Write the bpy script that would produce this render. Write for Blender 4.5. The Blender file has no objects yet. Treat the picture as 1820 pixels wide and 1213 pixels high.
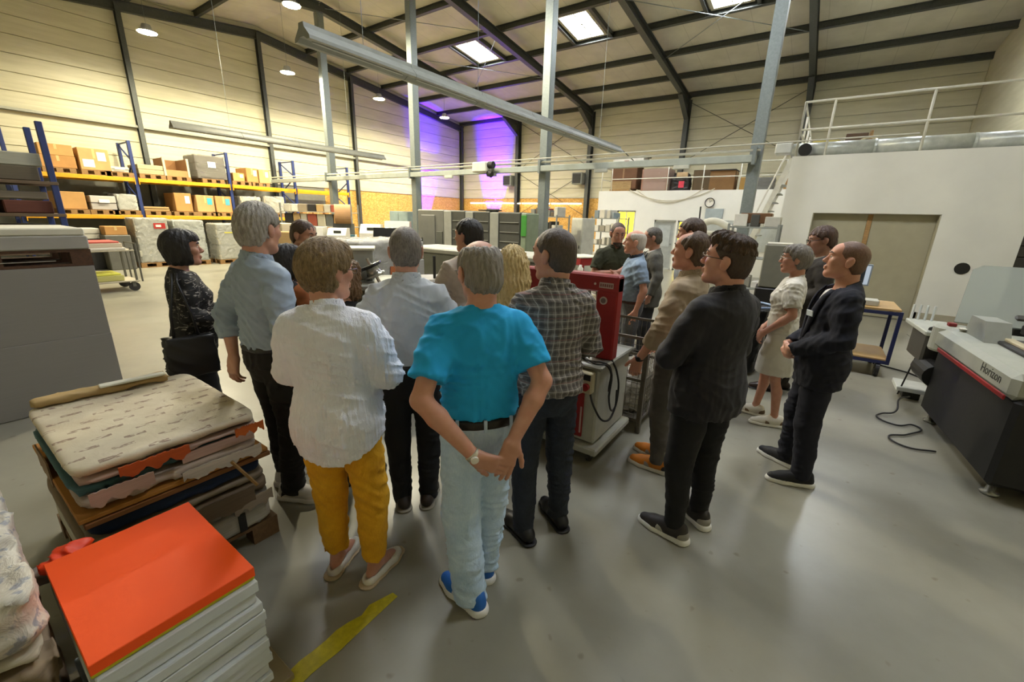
import bpy, bmesh, math, random
import numpy as np
from mathutils import Vector, Matrix, Euler
S = bpy.context.scene
COL = S.collection
R = math.radians
# ---------------------------------------------------------------- camera
FPX, YAW, PITCH, ROLL, EYE = 748.7, R(34.875), R(16.385), R(1.6146), 1.85
cam_d = bpy.data.cameras.new('camera'); cam = bpy.data.objects.new('camera', cam_d); COL.objects.link(cam)
cam_d.sensor_width = 36.0; cam_d.lens = FPX / 1820 * 36.0; cam_d.clip_start = .02; cam_d.clip_end = 200
_f = Vector((-math.sin(YAW)*math.cos(PITCH), math.cos(YAW)*math.cos(PITCH), -math.sin(PITCH)))
_r = Vector((math.cos(YAW), math.sin(YAW), 0)); _u = _r.cross(_f)
_r2 = math.cos(ROLL)*_r + math.sin(ROLL)*_u; _u2 = -math.sin(ROLL)*_r + math.cos(ROLL)*_u
cam.matrix_world = Matrix(((_r2.x, _u2.x, -_f.x, 0), (_r2.y, _u2.y, -_f.y, 0), (_r2.z, _u2.z, -_f.z, EYE), (0, 0, 0, 1)))
S.camera = cam
# ---------------------------------------------------------------- world, exposure
W = bpy.data.worlds.new('sky'); S.world = W; W.use_nodes = True
W.node_tree.nodes['Background'].inputs[0].default_value = (.75, .85, 1, 1)
W.node_tree.nodes['Background'].inputs[1].default_value = 1.0
vs = S.view_settings; vs.view_transform = 'Standard'; vs.look = 'None'; vs.gamma = 1; vs.exposure = 0.85
vs.use_curve_mapping = False
SKYLIGHT_W, BAY_W, TUBE_W = 34.0, 250.0, 5.0   # light levels
# ================================================================ materials
MATS = {}
def srgb(h):
    if isinstance(h, str):
        h = h.lstrip('#'); c = [int(h[i:i+2], 16)/255 for i in (0, 2, 4)]
    else: c = h
    return tuple(x/12.92 if x <= .04045 else ((x+.055)/1.055)**2.4 for x in c) + (1,)
class NT:
    def __init__(s, name):
        s.m = bpy.data.materials.new(name); s.m.use_nodes = True; s.t = s.m.node_tree
        s.b = s.t.nodes['Principled BSDF']; s.L = s.t.links.new; s._tc = None
    def n(s, typ, **kw):
        nd = s.t.nodes.new(typ)
        for k, v in kw.items():
            if hasattr(nd, k): setattr(nd, k, v)
        return nd
    def tc(s, out='Object', scale=(1, 1, 1), rot=(0, 0, 0)):
        t = s.n('ShaderNodeTexCoord'); mp = s.n('ShaderNodeMapping'); s.L(t.outputs[out], mp.inputs[0])
        mp.inputs['Scale'].default_value = scale; mp.inputs['Rotation'].default_value = rot
        return mp.outputs[0]
    def noise(s, vec, scale, detail=3, rough=.55, dist=0):
        nd = s.n('ShaderNodeTexNoise'); s.L(vec, nd.inputs['Vector']); nd.inputs['Scale'].default_value = scale
        nd.inputs['Detail'].default_value = detail; nd.inputs['Roughness'].default_value = rough; nd.inputs['Distortion'].default_value = dist
        return nd.outputs[0]
    def ramp(s, fac, stops):
        r = s.n('ShaderNodeValToRGB'); s.L(fac, r.inputs[0]); e = r.color_ramp.elements
        while len(e) < len(stops): e.new(.5)
        for el, (p, c) in zip(e, stops): el.position = p; el.color = srgb(c) if isinstance(c, str) else c
        return r.outputs[0]
    def mix(s, fac, a, b, mode='MIX'):
        m = s.n('ShaderNodeMix', data_type='RGBA', blend_type=mode)
        for i, v in ((0, fac), (6, a), (7, b)):
            if hasattr(v, 'links'): s.L(v, m.inputs[i])
            else: m.inputs[i].default_value = srgb(v) if isinstance(v, str) else v
        return m.outputs[2]
    def math(s, op, a, b=None, c=None):
        m = s.n('ShaderNodeMath', operation=op)
        for i, v in enumerate((a, b, c)):
            if v is None: continue
            if hasattr(v, 'links'): s.L(v, m.inputs[i])
            else: m.inputs[i].default_value = v
        return m.outputs[0]
    def bump(s, h, strength=.3, dist=.01, prev=None):
        b = s.n('ShaderNodeBump'); s.L(h, b.inputs['Height']); b.inputs['Strength'].default_value = strength; b.inputs['Distance'].default_value = dist
        if prev is not None: s.L(prev, b.inputs['Normal'])
        return b.outputs[0]
    def set(s, col=None, rough=None, metal=None, norm=None, **kw):
        for k, v in (('Base Color', col), ('Roughness', rough), ('Metallic', metal), ('Normal', norm)):
            if v is None: continue
            if hasattr(v, 'links'): s.L(v, s.b.inputs[k])
            else: s.b.inputs[k].default_value = srgb(v) if isinstance(v, str) else v
        for k, v in kw.items():
            s.b.inputs[k.replace('_', ' ')].default_value = v
        return s.m
def memo(f):
    def g(*a, **k):
        key = (f.__name__,) + a + tuple(sorted(k.items()))
        if key not in MATS: MATS[key] = f(*a, **k)
        return MATS[key]
    return g
@memo
def plain(col, rough=.6, metal=0.0, var=.12, scale=6.0, bump=.0):
    t = NT('painted_' + col.strip('#')); v = t.tc(); n = t.noise(v, scale, 4)
    c = srgb(col); d = tuple(x*(1-var) for x in c[:3]) + (1,); l = tuple(min(1, x*(1+var*.6)) for x in c[:3]) + (1,)
    t.set(t.ramp(n, [(.3, d), (.7, l)]), rough, metal)
    if bump: t.set(norm=t.bump(t.noise(v, scale*12, 3), bump, .004))
    return t.m
@memo
def fabric(col, var=.1, fold=.25, weave=900.0, rough=.85, sheen=.0, crinkle=0.0):
    t = NT('cloth_' + col.strip('#')); v = t.tc()
    c = srgb(col); d = tuple(x*(1-var*1.6) for x in c[:3]) + (1,); l = tuple(min(1, x*(1+var*.5)) for x in c[:3]) + (1,)
    n = t.noise(v, 9, 4, .6)
    t.set(t.ramp(n, [(.3, d), (.65, l)]), rough)
    nb = t.bump(t.noise(t.tc(scale=(1, 1, .8)), 11, 3, .5, .8), fold*.7, .012)
    if crinkle: nb = t.bump(t.noise(t.tc(scale=(1, 1, .05)), 70, 3, .6, .4), crinkle, .01, nb)
    nb = t.bump(t.noise(v, weave, 1), .12, .0006, nb)
    t.set(norm=nb)
    if sheen: t.set(Sheen_Weight=sheen)
    return t.m
@memo
def skin(col='#c98d6c', red=.25):
    t = NT('skin'); v = t.tc(); c = srgb(col); c = tuple(x*.72+y*.28 for x, y in zip(c, srgb('#e6c4b0')))
    d = (c[0]*.9, c[1]*.8, c[2]*.76, 1)
    t.set(t.mix(red, t.ramp(t.noise(v, 22, 4), [(.35, d), (.7, c)]), t.ramp(t.noise(v, 7, 3), [(.3, (c[0]*1.0, c[1]*.78, c[2]*.74, 1)), (.7, c)])), .48,
          norm=t.bump(t.noise(v, 160, 3), .12, .002))
    t.set(Subsurface_Weight=.08, Subsurface_Scale=.02)
    return t.m
@memo
def hairmat(col, col2, scale=55.0, stretch=.12, bump=.7, rough=.5):
    t = NT('hair'); v = t.tc(scale=(1, 1, stretch)); n = t.noise(v, scale*2.2, 4, .65, .5); n2 = t.noise(t.tc(), 11, 3); n3 = t.noise(t.tc(scale=(1, 1, .5)), scale*.6, 3, .6, .8)
    t.set(t.mix(.4, t.ramp(n, [(.32, col), (.68, col2)]), t.mix(.5, t.ramp(n2, [(.35, col), (.7, col2)]), t.ramp(n3, [(.35, col), (.65, col2)]))), rough, norm=t.bump(n3, bump*.7, .012, t.bump(n, bump, .006)))
    return t.m
@memo
def metal(col='#8f938f', rough=.42, scale=18.0):
    t = NT('metal'); v = t.tc(); n = t.noise(v, scale, 5, .6); c = srgb(col)
    t.set(t.ramp(n, [(.3, tuple(x*.8 for x in c[:3]) + (1,)), (.7, c)]), rough, .65)
    return t.m
@memo
def emit(col, strength):
    t = NT('light'); t.b.inputs['Emission Color'].default_value = srgb(col); t.b.inputs['Emission Strength'].default_value = strength
    t.set(col, .5); return t.m
@memo
def plastic_film(col='#c9cbc4', alpha=.55):
    t = NT('stretch_film'); v = t.tc(); n = t.noise(v, 7, 5, .65, 1.5)
    t.set(t.ramp(n, [(.3, tuple(x*.75 for x in srgb(col)[:3]) + (1,)), (.7, col)]), .18, norm=t.bump(n, .9, .03), Alpha=alpha)
    return t.m
@memo
def cardboard(col='#b98a4e', seed=0):
    t = NT('cardboard'); v = t.tc(); n = t.noise(v, 3, 4); c = srgb(col)
    t.set(t.ramp(n, [(.3, tuple(x*.8 for x in c[:3]) + (1,)), (.7, c)]), .8, norm=t.bump(t.noise(t.tc(scale=(1, 1, 8)), 12, 3), .2, .005))
    return t.m
@memo
def wood(col='#8a6238', scale=6.0):
    t = NT('wood'); v = t.tc(scale=(1, 6, 6)); n = t.noise(v, scale, 5, .6, .8); c = srgb(col)
    t.set(t.ramp(n, [(.3, tuple(x*.6 for x in c[:3]) + (1,)), (.7, c)]), .75, norm=t.bump(n, .3, .004))
    return t.m
@memo
def paperstack(col='#d8d8d2', lines=220.0, var=.25):
    t = NT('paper_edges'); v = t.tc(scale=(.6, .6, 1)); n = t.noise(t.tc(scale=(.5, .5, lines/4)), 4, 3, .7); c = srgb(col)
    t.set(t.ramp(n, [(.25, tuple(x*(1-var) for x in c[:3]) + (1,)), (.7, c)]), .8, norm=t.bump(n, .35, .003))
    return t.m
# ================================================================ mesh helpers
class MB:
    def __init__(s): s.v = []; s.f = []
    def add(s, v, f):
        o = len(s.v); s.v += [tuple(p) for p in v]; s.f += [tuple(i+o for i in q) for q in f]; return s
    def box(s, x0, x1, y0, y1, z0, z1, M=None):
        v = [Vector(p) for p in ((x0, y0, z0), (x1, y0, z0), (x1, y1, z0), (x0, y1, z0), (x0, y0, z1), (x1, y0, z1), (x1, y1, z1), (x0, y1, z1))]
        if M is not None: v = [M @ p for p in v]
        return s.add(v, [(0, 3, 2, 1), (4, 5, 6, 7), (0, 1, 5, 4), (1, 2, 6, 5), (2, 3, 7, 6), (3, 0, 4, 7)])
    def bbox(s, x0, x1, y0, y1, z0, z1, b=.01, M=None):          # chamfered box
        b = min(b, (x1-x0)*.45, (y1-y0)*.45, (z1-z0)*.45); v = []; idx = {}
        for i, X in enumerate((x0, x1)):
            for j, Y in enumerate((y0, y1)):
                for k, Z in enumerate((z0, z1)):
                    sx, sy, sz = (b, -b)[i], (b, -b)[j], (b, -b)[k]
                    for a, p in enumerate(((X, Y+sy, Z+sz), (X+sx, Y, Z+sz), (X+sx, Y+sy, Z))):
                        idx[i, j, k, a] = len(v); v.append(Vector(p) if M is None else M @ Vector(p))
        f = []
        g = lambda i, j, k, a: idx[i, j, k, a]
        for i in (0, 1):
            q = [g(i, 0, 0, 0), g(i, 1, 0, 0), g(i, 1, 1, 0), g(i, 0, 1, 0)]; f.append(q if i else q[::-1])
            q = [g(0, i, 0, 1), g(0, i, 1, 1), g(1, i, 1, 1), g(1, i, 0, 1)]; f.append(q if i else q[::-1])
            q = [g(0, 0, i, 2), g(1, 0, i, 2), g(1, 1, i, 2), g(0, 1, i, 2)]; f.append(q if i else q[::-1])
        for i in (0, 1):
            for j in (0, 1):
                q = [g(i, j, 0, 0), g(i, j, 0, 1), g(i, j, 1, 1), g(i, j, 1, 0)]; f.append(q if i ^ j else q[::-1])
                q = [g(i, 0, j, 0), g(i, 1, j, 0), g(i, 1, j, 2), g(i, 0, j, 2)]; f.append(q if i ^ j else q[::-1])
                q = [g(0, i, j, 1), g(0, i, j, 2), g(1, i, j, 2), g(1, i, j, 1)]; f.append(q if i ^ j else q[::-1])
                for k in (0, 1):
                    q = [g(i, j, k, 0), g(i, j, k, 1), g(i, j, k, 2)]; f.append(q if not (i ^ j ^ k) else q[::-1])
        return s.add(v, f)
    def tube(s, pts, r, n=8, cap=True, r2=None):
        pts = [Vector(p) for p in pts]; m = len(pts); v = []; f = []
        t0 = (pts[1]-pts[0]).normalized(); a = Vector((0, 0, 1)) if abs(t0.z) < .9 else Vector((1, 0, 0))
        u = t0.cross(a).normalized()
        for i, p in enumerate(pts):
            t = ((pts[min(i+1, m-1)]-p).normalized() + (p-pts[max(i-1, 0)]).normalized()) if 0 < i < m-1 else ((pts[1]-pts[0]) if i == 0 else (pts[-1]-pts[-2]))
            t.normalize(); u = (u - t*u.dot(t)).normalized(); w = t.cross(u)
            rr = r if r2 is None else r + (r2-r)*i/(m-1)
            for k in range(n):
                c = 2*math.pi*k/n; v.append(p + u*(rr*math.cos(c)) + w*(rr*math.sin(c)))
        for i in range(m-1):
            for k in range(n): f.append((i*n+k, i*n+(k+1) % n, (i+1)*n+(k+1) % n, (i+1)*n+k))
        if cap: f.append(tuple(range(n))[::-1]); f.append(tuple((m-1)*n+k for k in range(n)))
        return s.add(v, f)
    def beam(s, a, b, w, h, up=(0, 0, 1)):                       # rectangular bar from a to b
        a, b = Vector(a), Vector(b); t = (b-a).normalized(); up = Vector(up); x = t.cross(up).normalized(); y = x.cross(t)
        v = [p + x*(sx*w/2) + y*(sy*h/2) for p in (a, b) for sx, sy in ((-1, -1), (1, -1), (1, 1), (-1, 1))]
        return s.add(v, [(3, 2, 1, 0), (4, 5, 6, 7), (0, 1, 5, 4), (1, 2, 6, 5), (2, 3, 7, 6), (3, 0, 4, 7)])
    def ibeam(s, a, b, w, h, up=(0, 0, 1), tf=.018, tw=.012):
        a, b = Vector(a), Vector(b); t = (b-a).normalized(); up = Vector(up); x = t.cross(up).normalized(); y = x.cross(t)
        s.beam(a+y*(h/2-tf/2), b+y*(h/2-tf/2), w, tf, up); s.beam(a-y*(h/2-tf/2), b-y*(h/2-tf/2), w, tf, up)
        return s.beam(a, b, tw, h-2*tf, up)
    def lathe(s, prof, n=20, c=(0, 0, 0), M=None):
        v = []; f = []; m = len(prof)
        for r, z in prof:
            for k in range(n):
                a = 2*math.pi*k/n; p = Vector((c[0]+r*math.cos(a), c[1]+r*math.sin(a), c[2]+z)); v.append(p if M is None else M @ p)
        for i in range(m-1):
            for k in range(n): f.append((i*n+k, i*n+(k+1) % n, (i+1)*n+(k+1) % n, (i+1)*n+k))
        f.append(tuple(range(n))[::-1]); f.append(tuple((m-1)*n+k for k in range(n)))
        return s.add(v, f)
    def prism(s, poly, z0, z1, M=None):                          # polygon in xy, extruded in z
        n = len(poly); v = [Vector((x, y, z)) for z in (z0, z1) for x, y in poly]
        if M is not None: v = [M @ p for p in v]
        return s.add(v, [tuple(range(n))[::-1], tuple(range(n, 2*n))] + [(i, (i+1) % n, n+(i+1) % n, n+i) for i in range(n)])
    def sphere(s, c, r, n=12, m=8):
        r = (r, r, r) if not hasattr(r, '__len__') else r
        v = []; f = []
        for i in range(1, m):
            t = math.pi*i/m
            for k in range(n):
                a = 2*math.pi*k/n; v.append((c[0]+r[0]*math.sin(t)*math.cos(a), c[1]+r[1]*math.sin(t)*math.sin(a), c[2]+r[2]*math.cos(t)))
        v += [(c[0], c[1], c[2]+r[2]), (c[0], c[1], c[2]-r[2])]; T = len(v)-2
        for i in range(m-2):
            for k in range(n): f.append((i*n+k, (i+1)*n+k, (i+1)*n+(k+1) % n, i*n+(k+1) % n))
        for k in range(n): f.append((T, k, (k+1) % n)); f.append((T+1, (m-2)*n+(k+1) % n, (m-2)*n+k))
        return s.add(v, f)
    def build(s, name, mat, parent=None, smooth=False, loc=None):
        me = bpy.data.meshes.new(name); me.from_pydata(s.v, [], s.f); me.update()
        if smooth: me.shade_smooth()
        return link(name, me, mat, parent, loc)
def link(name, me, mat, parent=None, loc=None):
    o = bpy.data.objects.new(name, me); COL.objects.link(o)
    if mat is not None:
        if not me.materials: me.materials.append(mat)
    if parent is not None: o.parent = parent
    if loc is not None: o.location = loc
    return o
def tag(o, label, cat, group=None):
    o['label'] = label; o['category'] = cat
    if group: o['group'] = group
    return o
def thing(name, label, cat, loc=(0, 0, 0), rz=0.0, group=None):
    o = bpy.data.objects.new(name, None); COL.objects.link(o); o.empty_display_size = .1
    o.location = loc; o.rotation_euler = (0, 0, rz); return tag(o, label, cat, group)
def struct(o): o['kind'] = 'structure'; return o
def copy_tree(o, parent=None):
    c = o.copy(); COL.objects.link(c)
    if parent is not None: c.parent = parent
    for ch in list(o.children): copy_tree(ch, c)
    return c
def box(name, x0, x1, y0, y1, z0, z1, mat, parent=None, b=.006): return MB().bbox(x0, x1, y0, y1, z0, z1, b).build(name, mat, parent)
def text(name, body, size, mat, M, parent=None, ext=.0006):
    cu = bpy.data.curves.new(name, 'FONT'); cu.body = body; cu.size = size; cu.extrude = ext; cu.align_x = 'CENTER'; cu.align_y = 'CENTER'; cu.resolution_u = 2
    t = bpy.data.objects.new(name, cu); COL.objects.link(t); dg = bpy.context.evaluated_depsgraph_get()
    me = bpy.data.meshes.new_from_object(t.evaluated_get(dg)); bpy.data.objects.remove(t); bpy.data.curves.remove(cu)
    me.name = name; me.materials.clear(); o = link(name, me, mat, parent); o.matrix_local = M; return o
# ================================================================ implicit surfaces -> meshes (bodies, clothes, soft things)
V3 = lambda *a: np.array(a if len(a) == 3 else a[0], dtype=np.float32)
def unit(v): v = np.asarray(v, dtype=np.float32); return v/np.linalg.norm(v)
class SDF:
    def __init__(s): s.ops = []
    def add(s, fn, lo, hi, k=.015, mode='u'): s.ops.append((fn, np.minimum(lo, hi), np.maximum(lo, hi), k, mode)); return s
    def cone(s, a, b, r0, r1=None, k=.015, mode='u'):
        a, b = V3(a), V3(b); r1 = r0 if r1 is None else r1; d = b-a; dd = float(d@d)+1e-9
        def fn(X, Y, Z):
            x, y, z = X-a[0], Y-a[1], Z-a[2]
            t = np.clip((x*d[0]+y*d[1]+z*d[2])/dd, 0, 1)
            return np.sqrt((x-t*d[0])**2+(y-t*d[1])**2+(z-t*d[2])**2)-(r0+(r1-r0)*t)
        R_ = max(r0, r1); return s.add(fn, np.minimum(a, b)-R_, np.maximum(a, b)+R_, k, mode)
    def chain(s, pts, rs, k=.015):
        for i in range(len(pts)-1): s.cone(pts[i], pts[i+1], rs[i], rs[i+1], k)
        return s
    def ell(s, c, r, F=None, k=.015, mode='u'):
        c, r = V3(c), V3(r); A = np.eye(3, dtype=np.float32) if F is None else np.asarray(F, dtype=np.float32)
        def fn(X, Y, Z):
            x, y, z = X-c[0], Y-c[1], Z-c[2]
            u = (x*A[0, 0]+y*A[1, 0]+z*A[2, 0])/r[0]; v = (x*A[0, 1]+y*A[1, 1]+z*A[2, 1])/r[1]; w = (x*A[0, 2]+y*A[1, 2]+z*A[2, 2])/r[2]
            k0 = np.sqrt(u*u+v*v+w*w)+1e-6; k1 = np.sqrt((u/r[0])**2+(v/r[1])**2+(w/r[2])**2)+1e-6
            return k0*(k0-1)/k1
        e = np.sqrt((A**2)@(r**2)); return s.add(fn, c-e, c+e, k, mode)
    def loft(s, prof, inf=0.0, k=.02, n=2.4, sh=None):             # prof rows: z, halfwidth, front, back [, cx, cy]
        P = np.array([list(p)+[0]*(6-len(p)) for p in prof], dtype=np.float32)
        zz = np.linspace(P[0, 0], P[-1, 0], 200)
        C = [np.interp(zz, P[:, 0], P[:, i]) for i in range(1, 6)]
        kw = max(3, int(.045/(zz[1]-zz[0]+1e-9))) | 1; ker = np.hanning(kw+2)[1:-1]; ker /= ker.sum()
        C = [np.convolve(np.pad(c, kw//2, mode='edge'), ker, 'valid') for c in C]
        z0, z1 = P[0, 0]-inf, P[-1, 0]+inf
        def fn(X, Y, Z):
            a, bf, bb, cx, cy = [np.interp(Z, zz, c).astype(np.float32) for c in C]
            a = a+inf; bf = bf+inf; bb = bb+inf
            x = np.abs(X-cx)/a; y = Y-cy; y = np.where(y > 0, y/bf, -y/bb)
            d = ((x**n+y**n)**(1/n)-1)*np.minimum(a, np.minimum(bf, bb))
            return np.maximum(d, np.maximum(z0-Z, Z-z1))
        m = max(P[:, 1].max(), P[:, 2].max(), P[:, 3].max())+inf
        lo = V3(P[:, 4].min()-m, P[:, 5].min()-m, z0); hi = V3(P[:, 4].max()+m, P[:, 5].max()+m, z1)
        return s.add(fn, lo, hi, k)
    def cut(s, fn): return s.add(fn, V3(0, 0, 0), V3(0, 0, 0), 0, 'i')       # keep where fn<0
    def plane(s, p, n):                                                         # remove the side n points to
        p, n = V3(p), unit(n); return s.cut(lambda X, Y, Z: (X-p[0])*n[0]+(Y-p[1])*n[1]+(Z-p[2])*n[2])
    def disp(s, fn): return s.add(fn, V3(0, 0, 0), V3(0, 0, 0), 0, 'd')
    def mesh(s, h, lo=None, hi=None):
        u = [o for o in s.ops if o[4] == 'u']
        L = np.min([o[1] for o in u], 0)-3*h if lo is None else V3(lo); H = np.max([o[2] for o in u], 0)+3*h if hi is None else V3(hi)
        n = np.maximum(np.ceil((H-L)/h).astype(int)+1, 3); ax = [(L[i]+h*np.arange(n[i])).astype(np.float32) for i in range(3)]
        F = np.full(n, 9.0, dtype=np.float32)
        for fn, a, b, k, mode in s.ops:
            if mode in 'us':
                m = k+2.5*h; i0 = np.clip(np.floor((a-m-L)/h).astype(int), 0, n); i1 = np.clip(np.ceil((b+m-L)/h).astype(int)+1, 0, n)
                if (i1 <= i0).any(): continue
                sl = tuple(slice(i0[i], i1[i]) for i in range(3))
                d = fn(ax[0][sl[0]][:, None, None], ax[1][sl[1]][None, :, None], ax[2][sl[2]][None, None, :])
                f = F[sl]
                if mode == 's': d = -d; t = np.clip(.5-.5*(d-f)/-k, 0, 1) if False else np.clip(.5+.5*(d-f)/k, 0, 1); F[sl] = f+(d-f)*t+k*t*(1-t)
                else: t = np.clip(.5+.5*(d-f)/k, 0, 1); F[sl] = d+(f-d)*t-k*t*(1-t)
            else:
                M = np.abs(F) < max(.06, 4*h)
                I = np.nonzero(M); P = [ax[i][I[i]] for i in range(3)]
                if mode == 'i':
                    # full evaluation: a cut may pass through the solid
                    d = np.broadcast_to(fn(ax[0][:, None, None], ax[1][None, :, None], ax[2][None, None, :]), F.shape); F = np.maximum(F, d).astype(np.float32)
                else: F[I] -= fn(*P)
        return nets(F, ax)
def nets(F, ax):
    I = F < 0; n = F.shape
    c = np.zeros((n[0]-1, n[1]-1, n[2]-1), dtype=np.uint8)
    off = [(i, j, k) for i in (0, 1) for j in (0, 1) for k in (0, 1)]
    for i, j, k in off: c += I[i:n[0]-1+i, j:n[1]-1+j, k:n[2]-1+k]
    A = np.argwhere((c > 0) & (c < 8)); 
    if len(A) == 0: return np.zeros((0, 3)), np.zeros((0, 4), int)
    idm = np.full(c.shape, -1, dtype=np.int32); idm[tuple(A.T)] = np.arange(len(A))
    vals = {o: F[A[:, 0]+o[0], A[:, 1]+o[1], A[:, 2]+o[2]] for o in off}
    acc = np.zeros((len(A), 3)); cnt = np.zeros(len(A))
    for o in off:
        for a in range(3):
            if o[a] == 0:
                q = list(o); q[a] = 1; va, vb = vals[o], vals[tuple(q)]
                m = (va < 0) != (vb < 0); t = np.where(m, va/(np.where(m, va-vb, 1)), 0)
                p = np.array(o, float)[None, :].repeat(len(A), 0); p[:, a] += t
                acc[m] += p[m]; cnt[m] += 1
    V = acc/cnt[:, None]+A; h = ax[0][1]-ax[0][0]
    V = V*h+np.array([ax[0][0], ax[1][0], ax[2][0]])
    Q = []
    for a in range(3):
        b, d = (a+1) % 3, (a+2) % 3
        s0 = [slice(None)]*3; s1 = [slice(None)]*3; s0[a] = slice(0, -1); s1[a] = slice(1, None)
        E0, E1 = I[tuple(s0)], I[tuple(s1)]; X = np.argwhere(E0 != E1)
        X = X[(X[:, b] > 0) & (X[:, d] > 0) & (X[:, b] < n[b]-1) & (X[:, d] < n[d]-1)]
        fl = E0[tuple(X.T)]
        def cell(db, dd):
            Y = X.copy(); Y[:, b] -= db; Y[:, d] -= dd; return idm[tuple(Y.T)]
        q = np.stack([cell(1, 1), cell(0, 1), cell(0, 0), cell(1, 0)], 1)
        q[~fl] = q[~fl][:, ::-1]; Q.append(q)
    return V, np.concatenate(Q)
def qmesh(name, parts, mat, parent=None):
    vs_, qs = [], []; o = 0
    for v, q in parts: vs_.append(v); qs.append(q+o); o += len(v)
    v = np.concatenate(vs_); q = np.concatenate(qs); q = q[(q >= 0).all(1)]
    me = bpy.data.meshes.new(name); me.vertices.add(len(v)); me.vertices.foreach_set('co', v.astype(np.float32).ravel())
    me.loops.add(len(q)*4); me.loops.foreach_set('vertex_index', q.astype(np.int32).ravel())
    me.polygons.add(len(q)); me.polygons.foreach_set('loop_start', np.arange(0, len(q)*4, 4, dtype=np.int32))
    me.update(calc_edges=True); me.shade_smooth(); me.validate()
    return link(name, me, mat, parent)
def folds(amp, f=38.0, seed=0, dirv=(0.3, .2, 1), warp=1.6):
    r = np.random.RandomState(seed); d = unit(dirv)*f; g = r.normal(size=(3, 3))*13; ph = r.uniform(0, 6, 6); e = unit(r.normal(size=3)+np.array(dirv))*f*1.7
    def fn(X, Y, Z):
        w1 = np.sin(g[0, 0]*X+g[0, 1]*Y+g[0, 2]*Z+ph[0]); w2 = np.sin(g[1, 0]*X+g[1, 1]*Y+g[1, 2]*Z+ph[1])
        a = np.sin(d[0]*X+d[1]*Y+d[2]*Z+warp*(w1+w2)+ph[2]); b = np.sin(e[0]*X+e[1]*Y+e[2]*Z+warp*1.3*w2+ph[3])
        m = np.clip(.5+.9*np.sin(g[2, 0]*X*.8+g[2, 1]*Y*.8+g[2, 2]*Z*.8+ph[4]), 0, 1)
        ra = (1-np.abs(a))**1.5*1.6-.6; rb = (1-np.abs(b))*1.2-.5
        return (amp*(.8*ra+.5*rb)*(.3+.7*m)).astype(np.float32)
    return fn
def rotm(yaw=0, pitch=0, roll=0):
    return np.array((Matrix.Rotation(yaw, 3, 'Z') @ Matrix.Rotation(pitch, 3, 'X') @ Matrix.Rotation(roll, 3, 'Y')), dtype=np.float32)
# ================================================================ the hall: floor, walls, roof
X0, X1, Y0, Y1, RY = -20.0, 3.6, -2.6, 22.4, 10.0        # left wall, right wall, front wall, back wall, ridge
def roof(y): return 8.92-.118*abs(y-RY)                  # underside of the deck
@memo
def concrete():
    t = NT('concrete_floor'); v = t.tc(); n = t.noise(v, .5, 4, .5); n2 = t.noise(v, 2.6, 5, .6); n3 = t.noise(t.tc(scale=(1, .25, 1)), 1.4, 4, .6)
    c = t.mix(.5, t.ramp(n, [(.3, '#787567'), (.7, '#979483')]), t.ramp(n2, [(.25, '#7b786c'), (.75, '#959284')]))
    st = t.ramp(t.noise(v, 13, 1, .4), [(.72, (0, 0, 0, 1)), (.8, (1, 1, 1, 1))]); c = t.mix(t.math('MULTIPLY', st, .45), c, '#5f4f3a')
    t.set(c, t.ramp(n3, [(.2, (.26, .26, .26, 1)), (.8, (.36, .36, .36, 1))]), norm=t.bump(t.noise(v, 40, 4), .06, .004)); t.set(Specular_IOR_Level=.45); return t.m
@memo
def osb():
    t = NT('osb'); v = t.tc(); n = t.n('ShaderNodeTexVoronoi'); t.L(t.tc(scale=(1, 1, 1.6)), n.inputs['Vector']); n.inputs['Scale'].default_value = 16
    x = t.n('ShaderNodeSeparateXYZ'); t.L(n.outputs['Color'], x.inputs[0])
    t.set(t.ramp(x.outputs[0], [(.1, '#b98c42'), (.5, '#cf9f4e'), (.9, '#dcb064')]), .75, norm=t.bump(n.outputs['Distance'], .25, .01)); return t.m
@memo
def cladding():
    t = NT('wall_cladding'); v = t.tc(); n = t.noise(t.tc(scale=(.15, .15, 1)), 6, 4)
    x = t.n('ShaderNodeSeparateXYZ'); t.L(v, x.inputs[0])
    rib = t.math('ABSOLUTE', t.math('SUBTRACT', t.math('FRACT', t.math('DIVIDE', x.outputs[2], .125)), .5))
    t.set(t.ramp(n, [(.3, '#c3be9f'), (.7, '#d2cdb0')]), .45, norm=t.bump(t.math('SMOOTH_MIN', rib, .25, .1), .35, .02)); return t.m
@memo
def deckmat():
    t = NT('roof_deck'); x = t.n('ShaderNodeSeparateXYZ'); t.L(t.tc(), x.inputs[0]); n = t.noise(t.tc(), 1.2, 4)
    g = t.math('LESS_THAN', t.math('FRACT', t.math('DIVIDE', x.outputs[0], 1.0)), .02)
    t.set(t.mix(t.math('MULTIPLY', g, .4), t.ramp(n, [(.3, '#b3ae99'), (.7, '#c6c1ab')]), '#8d8976'), .7); return t.m
STEEL = metal('#5b5e5a', .5); STEEL.name = 'primed_steel'; GALV = metal('#8e9694', .5, 30.0); GALV.name = 'galvanised_steel'; DSTEEL = plain('#4c4d48', .55)
WHITE = plain('#dddcd2', .7, 0, .04, 2.0, .02)
fl = struct(MB().box(X0-.2, X1+.2, Y0-.2, Y1+.2, -.2, 0).build('floor', concrete()))
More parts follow.
